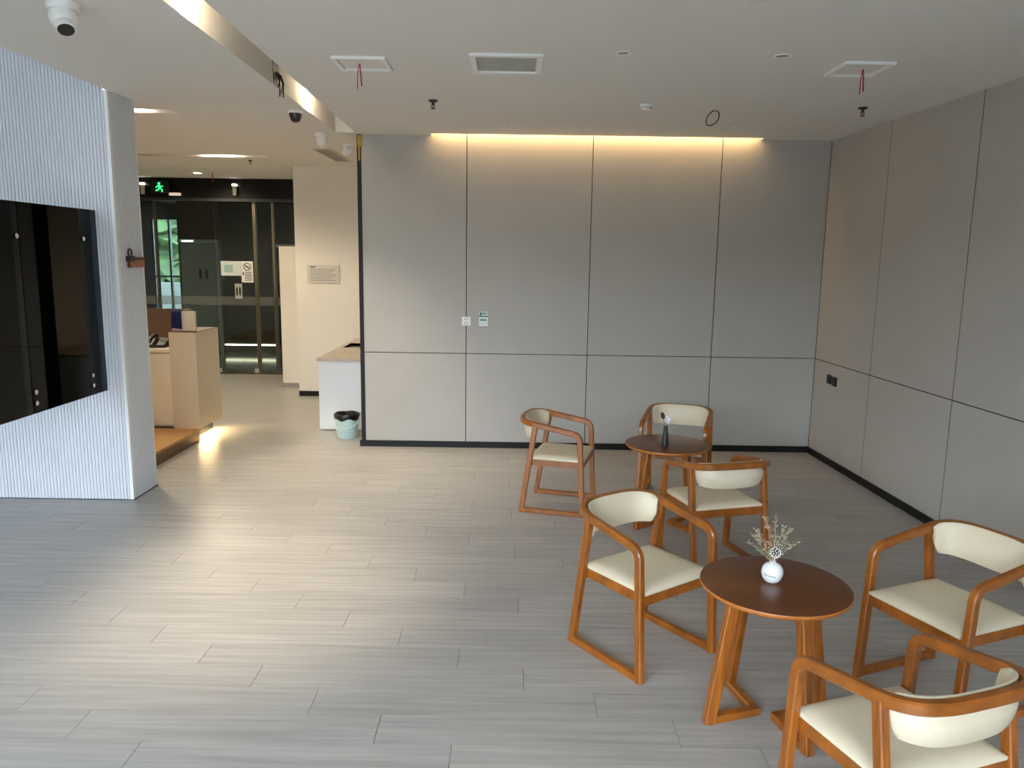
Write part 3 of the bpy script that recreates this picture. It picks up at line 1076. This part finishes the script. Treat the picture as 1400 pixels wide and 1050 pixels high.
for dx in (-0.024, 0.024):
    m = MB()
    pts = [(dx + 0.016 * math.cos(a), -0.0215, 0.115 + 0.075 * math.sin(a)) for a in [2 * math.pi * i / 16 for i in range(16)]]
    m.quad(*pts)
    m.quad(*[(p[0], -0.0195, p[2]) for p in pts])
    m.build('grip_recess', M['black'], dh)

# exit sign hanging under the lobby ceiling
ex = thing('exit_sign', 'green lit running-man exit sign by the black header', 'sign', (-5.38, GY - 0.22, 2.80))
MB().box(-0.16, 0.10, -0.02, 0.02, 0.0, 0.18).build('housing', M['black'], ex)
MB().box(-0.008 - 0.14, 0.008 - 0.14, -0.008, 0.008, 0.18, 0.245).build('hanger', M['black'], ex)
M['exit'] = mat('exit_green', S(30, 220, 90), 0.5, emit=(0.03, 1.0, 0.22, 1), estr=2.2)
fig = MB()
fig.lathe([(0.018, -0.001), (0.018, 0.001)], 12, (-0.035, -0.0215, 0.145), 'y')
fig.bar([(-0.035, -0.0215, 0.125), (-0.03, -0.0215, 0.075)], 0.003, 0.03, 0.001, lat=(0, 1, 0))
fig.bar([(-0.03, -0.0215, 0.075), (0.01, -0.0215, 0.055), (0.005, -0.0215, 0.02)], 0.003, 0.018, 0.001, lat=(0, 1, 0))
fig.bar([(-0.03, -0.0215, 0.075), (-0.06, -0.0215, 0.045), (-0.09, -0.0215, 0.04)], 0.003, 0.018, 0.001, lat=(0, 1, 0))
fig.bar([(-0.035, -0.0215, 0.118), (0.005, -0.0215, 0.095), (0.025, -0.0215, 0.11)], 0.003, 0.014, 0.001, lat=(0, 1, 0))
fig.bar([(-0.035, -0.0215, 0.118), (-0.07, -0.0215, 0.10), (-0.085, -0.0215, 0.08)], 0.003, 0.014, 0.001, lat=(0, 1, 0))
fo = fig.build('running_figure', M['exit'], ex)
fo['kind'] = 'stuff'
em = MB().box(-5.29, -5.13, GY - 0.20, GY - 0.14, 2.775, 2.815).build('emergency_light', mat('pale_fixture', S(232, 214, 200), 0.5, emit=(1, 0.86, 0.74, 1), estr=0.5))
tag(em, 'small pale light bar on the black header beside the exit sign', 'light')

# ------------------------------------------------------------------ white board beside the cream wall
wbd = thing('white_board', 'tall white board standing on a grey foot beside the cream wall end', 'board', (-3.10, 11.10, 0))
MB().box(-0.235, 0.14, -0.03, 0.03, 0.06, 2.02).build('board', M['white_paint'], wbd)
MB().box(-0.24, 0.14, -0.06, 0.06, 0.0, 0.06).build('foot', M['grey_plastic'], wbd)

# ------------------------------------------------------------------ wash counter and bucket
wc = thing('wash_counter', 'white wash counter with beige stone top and basin behind the panelled wall', 'counter', (-1.52, 8.28, 0))
M['cab_white'] = mat('cabinet_white', S(226, 230, 233), 0.35)
M['stone_top'] = vary(mat('beige_stone_top', S(190, 176, 158), 0.35), (12, 12, 12), 0.08)
MB().box(-0.585, 0.60, 0.02, 2.06, 0.03, 0.765).build('cabinet', M['cab_white'], wc)
MB().box(-0.57, 0.60, 0.04, 2.06, 0.0, 0.03).build('plinth', M['grey_plastic'], wc)
MB().box(-0.588, 0.60, 0.0, 0.02, 0.012, 0.765).build('front_panel', M['cab_white'], wc)
tp = MB()
X0, X1, Y0, Y1, z0, z1 = -0.60, 0.60, -0.012, 2.07, 0.766, 0.800
bx0, bx1, by0, by1 = -0.545, 0.15, 1.02, 1.50
for (a, b, c, d) in ((X0, X1, Y0, by0), (X0, X1, by1, Y1), (X0, bx0, by0, by1), (bx1, X1, by0, by1)):
    tp.box(a, b, c, d, z0, z1)
o = tp.build('stone_top', M['stone_top'], wc)
bs = MB()
bs.quad((bx0, by1, 0.80), (bx1, by1, 0.80), (bx1, by1, 0.66), (bx0, by1, 0.66))
bs.quad((bx0, by0, 0.80), (bx1, by0, 0.80), (bx1, by0, 0.66), (bx0, by0, 0.66))
bs.quad((bx0, by0, 0.80), (bx0, by1, 0.80), (bx0, by1, 0.66), (bx0, by0, 0.66))
bs.quad((bx1, by0, 0.80), (bx1, by1, 0.80), (bx1, by1, 0.66), (bx1, by0, 0.66))
bs.quad((bx0, by0, 0.766), (bx1, by0, 0.766), (bx1, by1, 0.766), (bx0, by1, 0.766))
bs.build('basin', M['steel'], wc)

bk = thing('bucket', 'pale mint plastic bucket lined with a black bag by the wash counter', 'bucket', (-1.740, 7.965, 0))
M['mint'] = mat('mint_plastic', S(196, 222, 220), 0.35)
MB().lathe([(0.100, 0.0), (0.104, 0.004), (0.124, 0.22), (0.128, 0.222), (0.128, 0.236), (0.120, 0.236), (0.100, 0.03), (0.0, 0.03)], 32, cap0=True, cap1=False).build('pail', M['mint'], bk, True)
M['bag'] = mat('black_bin_bag', S(14, 14, 15), 0.28)
bagm = MB()
n = 40
for (r, z, wv) in ((0.127, 0.205, 0.010), (0.133, 0.225, 0.004), (0.138, 0.252, 0.003), (0.128, 0.262, 0.002), (0.112, 0.240, 0.004), (0.085, 0.13, 0.006), (0.02, 0.10, 0.0)):
    for i in range(n):
        a = 2 * math.pi * i / n
        rr = r + wv * 0.4 * math.sin(a * 9 + z * 50)
        bagm.v.append((rr * math.cos(a), rr * math.sin(a), z + wv * math.sin(a * 5 + 1.3) * 1.2))
for k in range(6):
    for i in range(n):
        j = (i + 1) % n
        bagm.f.append((k * n + i, k * n + j, (k + 1) * n + j, (k + 1) * n + i))
bagm.build('bin_bag', M['bag'], bk, 60)
MB().tube([(0.132 * math.cos(t), -0.03 - 0.112 * math.sin(t), 0.205 - 0.085 * math.sin(t)) for t in [math.pi * i / 18 for i in range(19)]], 0.004, 8).build('handle', M['mint'], bk, True)
for s_ in (-1, 1):
    MB().lathe([(0.012, -0.008), (0.012, 0.008)], 12, (s_ * 0.130, -0.02, 0.205), 'x').build('handle_lug', M['mint'], bk, True)

# ------------------------------------------------------------------ reception desk on a wood platform
M['plat_wood'] = vary(mat('warm_platform_wood', S(178, 132, 74), 0.4), (2, 30, 4), 0.12)
M['desk'] = vary(mat('beige_laminate', S(206, 190, 164), 0.4), (2, 2, 2), 0.02)
M['desk2'] = mat('cream_laminate', S(226, 214, 192), 0.4)
M['brown'] = mat('brown_laminate', S(104, 74, 54), 0.5)
M['bronze'] = mat('bronze_edge', S(110, 86, 58), 0.3, 0.9)
pf = thing('reception_platform', 'low wooden platform in front of the reception desk', 'platform', (-3.2, 6.4, 0))
MB().box(-3.0, -0.02, 0.0, 1.31, 0.02, 0.128).build('deck', M['plat_wood'], pf)
MB().box(-0.02, 0.0, 0.0, 1.31, 0.0, 0.105).build('riser', M['bronze'], pf)
MB().box(-0.035, 0.004, 0.0, 1.31, 0.106, 0.130).build('nosing', M['plat_wood'], pf)
dk = thing('reception_desk', 'beige reception desk floating over an LED strip', 'desk', (-3.2, 7.73, 0))
MB().box(-0.272, 0.0, 0.0, 0.60, 0.122, 1.112).build('end_block', M['desk'], dk)
MB().box(-0.268, -0.004, 0.02, 0.58, 1.112, 1.118).build('block_top', M['brown'], dk)
MB().box(-0.275, -0.040, 0.10, 0.14, 1.119, 1.318).build('upstand', M['desk2'], dk)
MB().box(-1.8, -0.276, 0.05, 0.56, 0.128, 0.905).build('low_cabinet', M['desk'], dk)
MB().box(-0.60, -0.285, 0.030, 0.049, 0.150, 0.890).build('cabinet_door', M['desk2'], dk)
MB().box(-1.8, -0.276, 0.02, 0.56, 0.906, 0.940).build('worktop', M['desk2'], dk)
MB().box(-1.8, -0.276, 0.575, 0.60, 0.128, 1.31).build('back_panel', M['brown'], dk)
MB().box(-0.300, -0.277, 0.15, 0.575, 0.941, 1.31).build('side_panel', M['brown'], dk)
MB().box(-1.8, -0.10, 0.02, 0.58, 0.0, 0.120).build('recessed_base', M['black'], dk)
MB().box(-0.098, -0.075, 0.03, 0.57, 0.100, 0.120).build('led_strip', mat('desk_led', S(255, 230, 180), 0.5, emit=(1.0, 0.80, 0.45, 1), estr=18), dk)
area('desk_led_light', (-3.2 - 0.06, 8.02, 0.113), 0.03, 0.54, (0, math.radians(-25), 0), 7.0, (1.0, 0.72, 0.32))
tw = MB()
pathc = [(0.088, 1.150), (0.086, 1.20), (0.088, 1.25), (0.089, 1.30), (0.096, 1.322), (0.120, 1.326), (0.144, 1.322), (0.151, 1.30), (0.152, 1.26), (0.154, 1.22)]
nu = 15
for layer in (0.0, 0.004):
    for k, (yy, zz) in enumerate(pathc):
        fr_ = 1.0 if k < 5 else -1.0
        for i in range(nu):
            u = i / (nu - 1)
            drop = max(0.0, (1.30 - zz) / 0.15)
            wob = (0.5 + 0.5 * math.sin(u * 13 + 0.8)) * 0.012 * drop
            xx = -0.270 + 0.100 * u + 0.010 * drop * (u - 0.3)
            tw.v.append((xx, yy - fr_ * (layer + wob) if not 4 <= k <= 6 else yy, zz + (layer if 4 <= k <= 6 else 0) - 0.012 * u * drop))
nk = len(pathc)
for k in range(nk - 1):
    for i in range(nu - 1):
        a = k * nu + i
        tw.f.append((a, a + 1, a + nu + 1, a + nu))
        b = nk * nu + a
        tw.f.append((b, b + nu, b + nu + 1, b + 1))
o = tw.build('blue_cloth', vary(mat('navy_cloth', S(15, 28, 72), 0.9), (40, 6, 40), 0.25), None, 60, (-3.2, 7.73, 0))
tag(o, 'navy blue cloth hung over the desk upstand', 'cloth')
ph = thing('desk_phone', 'black telephone on the low worktop of the reception desk', 'telephone', (-3.66, 7.90, 0.941))
MB().quad_box([(-0.09, -0.07, 0), (0.09, -0.07, 0), (0.09, 0.09, 0), (-0.09, 0.09, 0), (-0.085, -0.06, 0.03), (0.085, -0.06, 0.03), (0.085, 0.085, 0.085), (-0.085, 0.085, 0.085)]).build('body', M['black'], ph)
MB().bar(fillet([(-0.055, -0.075, 0.055), (-0.055, -0.06, 0.085), (-0.055, 0.07, 0.125), (-0.055, 0.09, 0.10)], 0.015, 4), 0.04, 0.032, 0.008, lat=(1, 0, 0)).build('handset', M['black'], ph, 50)
MB().box(0.0, 0.07, 0.03, 0.032, 0.075, 0.100).build('display', M['grey_plastic'], ph)

# ------------------------------------------------------------------ ceiling fittings


def hatch(name, label, x0, x1, y0, y1, wire):
    t = thing(name, label, 'ceiling panel', ((x0 + x1) / 2, (y0 + y1) / 2, ZC), 0, 'square ceiling panels with loose red wires')
    hx, hy = (x1 - x0) / 2, (y1 - y0) / 2
    f = 0.022
    m = MB()
    b = 0
    z0, z1, z2 = 0.0, -0.010, -0.004
    ring = [((-hx, -hy), (hx, -hy), (hx, hy), (-hx, hy)), ((-hx, -hy), (hx, -hy), (hx, hy), (-hx, hy)), ((-hx + f, -hy + f), (hx - f, -hy + f), (hx - f, hy - f), (-hx + f, hy - f)), ((-hx + f, -hy + f), (hx - f, -hy + f), (hx - f, hy - f), (-hx + f, hy - f))]
    zz = [z0, -0.016, -0.015, -0.001]
    for r, z in zip(ring, zz):
        m.v += [(p[0], p[1], z) for p in r]
    for k in range(3):
        for i in range(4):
            j = (i + 1) % 4
            m.f.append((4 * k + i, 4 * k + j, 4 * k + 4 + j, 4 * k + 4 + i))
    m.build('frame', M['white_plastic'], t)
    MB().box(-hx + f + 0.006, hx - f - 0.006, -hy + f + 0.006, hy - f - 0.006, -0.005, -0.0005).build('panel', M['ceiling'], t)
    MB().tube([(wire, 0.01, -0.002), (wire + 0.004, 0.01, -0.05), (wire + 0.010, 0.012, -0.130)], 0.0042, 6).build('red_wire', M['red'], t, True)
    MB().tube([(wire - 0.004, 0.01, -0.002), (wire - 0.012, 0.005, -0.06), (wire - 0.016, 0.0, -0.150)], 0.0028, 6).build('wire', M['red'], t, True)
    return t


hatch('ceiling_panel', 'square white ceiling panel with red wires, near the long slot', -1.082, -0.766, 4.715, 5.02, -0.02)
hatch('ceiling_panel', 'square white ceiling panel with red wires, near the right wall', 1.893, 2.185, 4.665, 4.992, 0.03)

av = thing('air_vent', 'square white louvred air vent in the ceiling between the wired panels', 'vent', (-0.06, 4.825, ZC))
hx, hy = 0.212, 0.222
for (a, b, c, d) in ((-hx, hx, -hy, -hy + 0.035), (-hx, hx, hy - 0.035, hy), (-hx, -hx + 0.035, -hy + 0.035, hy - 0.035), (hx - 0.035, hx, -hy + 0.035, hy - 0.035)):
    MB().quad_box([(a, c, -0.015), (b, c, -0.015), (b, d, -0.015), (a, d, -0.015), (a, c, -0.0005), (b, c, -0.0005), (b, d, -0.0005), (a, d, -0.0005)]).build('frame_side', M['white_plastic'], av)
MB().box(-hx + 0.036, hx - 0.036, -hy + 0.036, hy - 0.036, -0.003, -0.0005).build('backing', M['vent'], av)
for i in range(11):
    y = -hy + 0.05 + i * (2 * hy - 0.10) / 10
    MB().quad_box([(-hx + 0.037, y - 0.015, -0.008), (hx - 0.037, y - 0.015, -0.008), (hx - 0.037, y + 0.016, -0.0045), (-hx + 0.037, y + 0.016, -0.0045), (-hx + 0.037, y - 0.015, -0.0065), (hx - 0.037, y - 0.015, -0.0065), (hx - 0.037, y + 0.016, -0.0032), (-hx + 0.037, y + 0.016, -0.0032)]).build('slat', M['vent'], av)

for (x, y, r, lb) in ((0.596, 4.556, 0.046, 'unlit round recessed downlight right of the air vent'), (1.494, 4.568, 0.048, 'unlit round recessed downlight left of the right-hand wired panel'), (-0.064, 6.945, 0.040, 'unlit round recessed downlight close to the left end of the cove'), (1.910, 6.930, 0.040, 'unlit round recessed downlight close to the right end of the cove')):
    t = thing('downlight', lb, 'downlight', (x, y, ZC), 0, 'unlit recessed downlights')
    MB().lathe([(r, -0.0005), (r, -0.004), (r - 0.008, -0.006), (r - 0.012, -0.002), (r - 0.014, -0.0008)], 24, cap0=False, cap1=False).build('trim_ring', M['white_plastic'], t, True)
    MB().lathe([(r - 0.013, -0.002), (r - 0.030, -0.0008)], 24).build('lamp', M['grey_plastic'], t)  # grey disc: shade inside the recess put into its colour


def sprinkler(x, y, lb, sc=1.0):
    t = thing('sprinkler', lb, 'sprinkler', (x, y, ZC), 0, 'ceiling sprinklers')
    t.scale = (sc, sc, sc)
    MB().lathe([(0.036, -0.0005), (0.036, -0.004), (0.028, -0.012), (0.012, -0.016), (0.010, -0.030), (0.007, -0.036)], 20).build('cup', M['dark_metal'], t, True)
    for s_ in (-1, 1):
        MB().tube([(s_ * 0.008, 0, -0.030), (s_ * 0.014, 0, -0.045), (s_ * 0.004, 0, -0.060)], 0.003, 6).build('yoke_arm', M['dark_metal'], t)
    MB().lathe([(0.016, -0.060), (0.016, -0.063)], 16).build('deflector', M['dark_metal'], t)
    MB().lathe([(0.003, -0.036), (0.003, -0.060)], 8).build('bulb', M['red'], t)
    return t


sprinkler(-0.615, 5.956, 'dark sprinkler head on the ceiling above the left end of the cove')
sprinkler(2.585, 5.996, 'dark sprinkler head on the ceiling near the right wall')
sprinkler(-3.265, 9.79, 'small sprinkler head on the lobby ceiling', 0.8)
sd = thing('smoke_detector', 'round white smoke detector on the lounge ceiling', 'detector', (0.974, 6.004, ZC))
MB().lathe([(0.050, -0.0005), (0.050, -0.016), (0.046, -0.020)], 28).build('base', M['white_plastic'], sd, True)
MB().lathe([(0.040, -0.020), (0.036, -0.034), (0.022, -0.040), (0.0, -0.040)], 28, cap1=False).build('sensor_dome', M['white_plastic'], sd, True)
MB().lathe([(0.041, -0.024), (0.039, -0.029)], 28, cap0=False, cap1=False).build('vent_band', M['grey_plastic'], sd, True)
lp = MB()
lp.tube([(0.048 * math.cos(a) * 0.95 + 0.02 * math.sin(a), 0.01 * math.sin(2 * a), -0.055 + 0.056 * math.sin(a)) for a in [2 * math.pi * i / 28 for i in range(28)]], 0.0045, 6, closed=True)
o = lp.build('wire_loop', M['black'], None, True, (1.521, 6.20, ZC))
tag(o, 'loop of black wire hanging from the ceiling beside the smoke detector', 'wire')

# turret cameras


def turret(name, x, y, z, dirv, lb, body, r=0.055, group='white ceiling cameras'):
    t = thing(name, lb, 'camera', (x, y, z), 0, group)
    MB().lathe([(r * 1.05, -0.0005), (r * 1.05, -r * 0.35), (r * 0.95, -r * 0.5)], 24).build('mount', body, t, True)
    b2 = bmesh.new()
    bmesh.ops.create_uvsphere(b2, u_segments=24, v_segments=14, radius=r * 0.92)
    me = bpy.data.meshes.new('eyeball')
    b2.to_mesh(me)
    b2.free()
    me.materials.append(body)
    me.polygons.foreach_set('use_smooth', [True] * len(me.polygons))
    o = link(bpy.data.objects.new('eyeball', me))
    o.location = (0, 0, -r * 0.95)
    o.parent = t
    d = Vector(dirv).normalized()
    c = Vector((0, 0, -r * 0.95))
    m = MB()
    q = d.to_track_quat('Z', 'Y').to_matrix()
    tmp = MB().lathe([(r * 0.66, r * 0.55), (r * 0.62, r * 1.05), (r * 0.56, r * 1.10)], 24)
    m.v = [tuple(c + q @ Vector(p)) for p in tmp.v]
    m.f = tmp.f
    m.build('lens_hood', body, t, True)
    m = MB()
    tmp = MB().lathe([(r * 0.55, r * 1.02), (r * 0.53, r * 1.125)], 24)
    m.v = [tuple(c + q @ Vector(p)) for p in tmp.v]
    m.f = tmp.f
    m.build('lens', M['black'], t, True)
    return t


turret('ceiling_camera', -2.12, 3.82, ZC, (0.35, -0.45, -0.9), 'white turret camera with dark lens, at the top left near the viewer', M['white_plastic'], 0.068)
turret('ceiling_camera', -1.845, 7.60, ZC, (-0.2, 0.8, -0.6), 'white turret camera at the end of the long slot, farther from the grille', M['white_plastic'], 0.060)
turret('ceiling_camera', -1.74, 8.30, ZC, (-0.7, 0.3, -0.6), 'white turret camera over the grille by the wall end', M['white_plastic'], 0.058)
dc = thing('dome_camera', 'dark smoked dome camera beside the lit slot', 'camera', (-1.775, 6.46, ZC))
MB().lathe([(0.058, -0.0005), (0.056, -0.022)], 24).build('mount', M['white_plastic'], dc, True)
MB().lathe([(0.052, -0.022), (0.046, -0.050), (0.034, -0.078), (0.016, -0.088), (0.0, -0.09)], 24, cap1=False).build('dome', mat('smoked_dome', S(46, 40, 40), 0.2), dc, True)
# grille near the cameras
gl = thing('return_grille', 'long grey louvred return grille in the lobby ceiling', 'grille', (-2.105, 9.19, ZC))
for (a, b, c, d) in ((-0.105, 0.105, -0.56, -0.54), (-0.105, 0.105, 0.54, 0.56), (-0.105, -0.085, -0.54, 0.54), (0.085, 0.105, -0.54, 0.54)):
    MB().box(a, b, c, d, -0.010, -0.0005).build('frame_side', M['vent'], gl)
MB().box(-0.085, 0.085, -0.54, 0.54, -0.002, -0.0005).build('backing', mat('grille_dark', S(96, 90, 80), 0.7), gl)
for i in range(7):
    x = -0.075 + i * 0.025
    MB().box(x - 0.003, x + 0.003, -0.54, 0.54, -0.009, -0.002).build('slat', M['vent'], gl)

# ragged opening with wires on the slot face
hy0 = 5.60
ho = thing('cable_hole', 'dark rough hole with hanging cables in the side of the long slot', 'hole', (xl(hy0) + 0.002, hy0, ZC))
MB().quad_box([(0, -0.09, 0.015), (0.003, -0.09, 0.015), (0.003, 0.13, 0.0), (0, 0.13, 0.0), (0, -0.11, 0.17), (0.003, -0.11, 0.17), (0.003, 0.03, 0.15), (0, 0.03, 0.15)]).build('opening', M['black'], ho)
for k, (a, b, c) in enumerate(((-0.03, 0.0, -0.06), (0.03, 0.05, -0.03), (0.07, 0.08, -0.05), (0.0, -0.03, 0.0))):
    MB().tube([(0.004, a, 0.10), (0.022, (a + b) / 2, 0.04), (0.014, b, c)], 0.005, 6).build('cable', M['black'], ho, True)


# lamps in the long slot
M['lamp'] = mat('lamp_glow', S(255, 245, 225), 0.5, emit=(1.0, 0.88, 0.68, 1), estr=30)


def slot_lamp(x, y, power, lb, tilt=(-0.10, 0.15), wash=5.0, cone=46):
    t = thing('slot_spotlight', lb, 'spotlight', (x, y, ZC + 0.26), 0, 'spotlights in the long ceiling slot')
    MB().lathe([(0.040, -0.0005), (0.040, -0.03), (0.034, -0.034), (0.034, -0.030)], 20, cap1=False).build('can', M['white_plastic'], t, True)
    MB().lathe([(0.033, -0.028), (0.0, -0.0275)], 20, cap0=False, cap1=False).build('lamp_face', M['lamp'], t)
    pl_ = bpy.data.lights.new('slot_wash', 'POINT')
    pl_.energy = wash
    pl_.color = (1.0, 0.86, 0.62)
    pl_.shadow_soft_size = 0.03
    link(bpy.data.objects.new('slot_wash', pl_)).location = (x, y, ZC + 0.14)
    spot('slot_spot_beam', (x, y, ZC + 0.225), power, (1.0, 0.86, 0.66), cone, 1.0, (x + tilt[0], y + tilt[1], 0), 0.03)


for y, p, lb, cn in ((4.02, 470, 'warm spotlight in the long slot nearer the viewer', 56), (6.42, 330, 'warm spotlight in the long slot nearer the back wall', 86)):
    slot_lamp((xl(y) * 0.72 + xr(y) * 0.28), y, p, lb, cone=cn)
# lobby lamps


def downlight_on(x, y, lb, power, name='lit_downlight'):
    t = thing(name, lb, 'downlight', (x, y, ZC), 0, 'lit lobby downlights')
    MB().lathe([(0.070, -0.0005), (0.070, -0.006), (0.058, -0.010), (0.054, -0.003)], 24, cap0=False, cap1=False).build('trim_ring', M['white_plastic'], t, True)
    MB().lathe([(0.056, -0.004), (0.0, -0.0035)], 24, cap0=False, cap1=False).build('lamp_face', M['lamp'], t)
    spot('lobby_beam', (x, y, ZC - 0.03), power, WARM2, 165, 0.3, (x, y, 0), 0.30)


downlight_on(-4.55, 11.36, 'lit round downlight in the lobby ceiling before the black header', 110)
downlight_on(-4.75, 8.6, 'added lobby downlight hidden behind the ribbed wall, brightening the cream wall end', 360)  # extra lamp added out of view to lift the cream wall end
for (x, y, lb, p) in ((-3.50, 9.40, 'lit lamp in the cross slot above the lobby', 130), (-3.25, 6.55, 'lit lamp in the cross slot just behind the white ribbed wall', 110)):
    t = thing('cross_slot_lamp', lb, 'spotlight', (x, y, ZC + 0.2), 0, 'lamps in the lobby cross slots')
    MB().lathe([(0.05, -0.0005), (0.05, -0.03), (0.042, -0.034), (0.042, -0.03)], 20, cap1=False).build('can', M['white_plastic'], t, True)
    MB().lathe([(0.041, -0.028), (0.0, -0.0275)], 20, cap0=False, cap1=False).build('lamp_face', M['lamp'], t)
    spot('cross_slot_beam', (x, y, ZC + 0.16), p, WARM2, 140, 0.6, (x, y, 0), 0.04)
for (x, lb) in ((-5.70, 'small glowing cylinder standing for a downlight reflection on the black header, left of the exit sign'), (-4.29, 'small glowing cylinder standing for a downlight reflection on the black header, right of the exit sign')):
    t = thing('reflection_cylinder', lb, 'lamp', (x, GY - 0.17, 2.79), 0, 'modelled downlight reflections on the black header')  # glowing cylinder models a downlight mirrored in the glossy header
    MB().lathe([(0.028, 0.0), (0.034, 0.14)], 18).build('body', mat('reflection_olive', S(196, 196, 168), 0.4), t, True)
    MB().lathe([(0.040, 0.14), (0.040, 0.165), (0.030, 0.172)], 18).build('lamp_face', mat('reflection_glow', S(255, 250, 235), 0.5, emit=(1, 0.95, 0.82, 1), estr=4), t, True)
    MB().box(-0.01, 0.01, 0.0, 0.052, 0.05, 0.07).build('bracket', M['black'], t)
wi = MB()
wi.tube([(0, 0, 0), (0.004, 0, -0.06), (0.0, 0, -0.14)], 0.006, 6)
o = wi.build('loose_wire', M['red'], None, True, (-4.29, 11.23, ZC))
tag(o, 'loose red wire hanging from the lobby ceiling beside the lit downlight', 'wire')
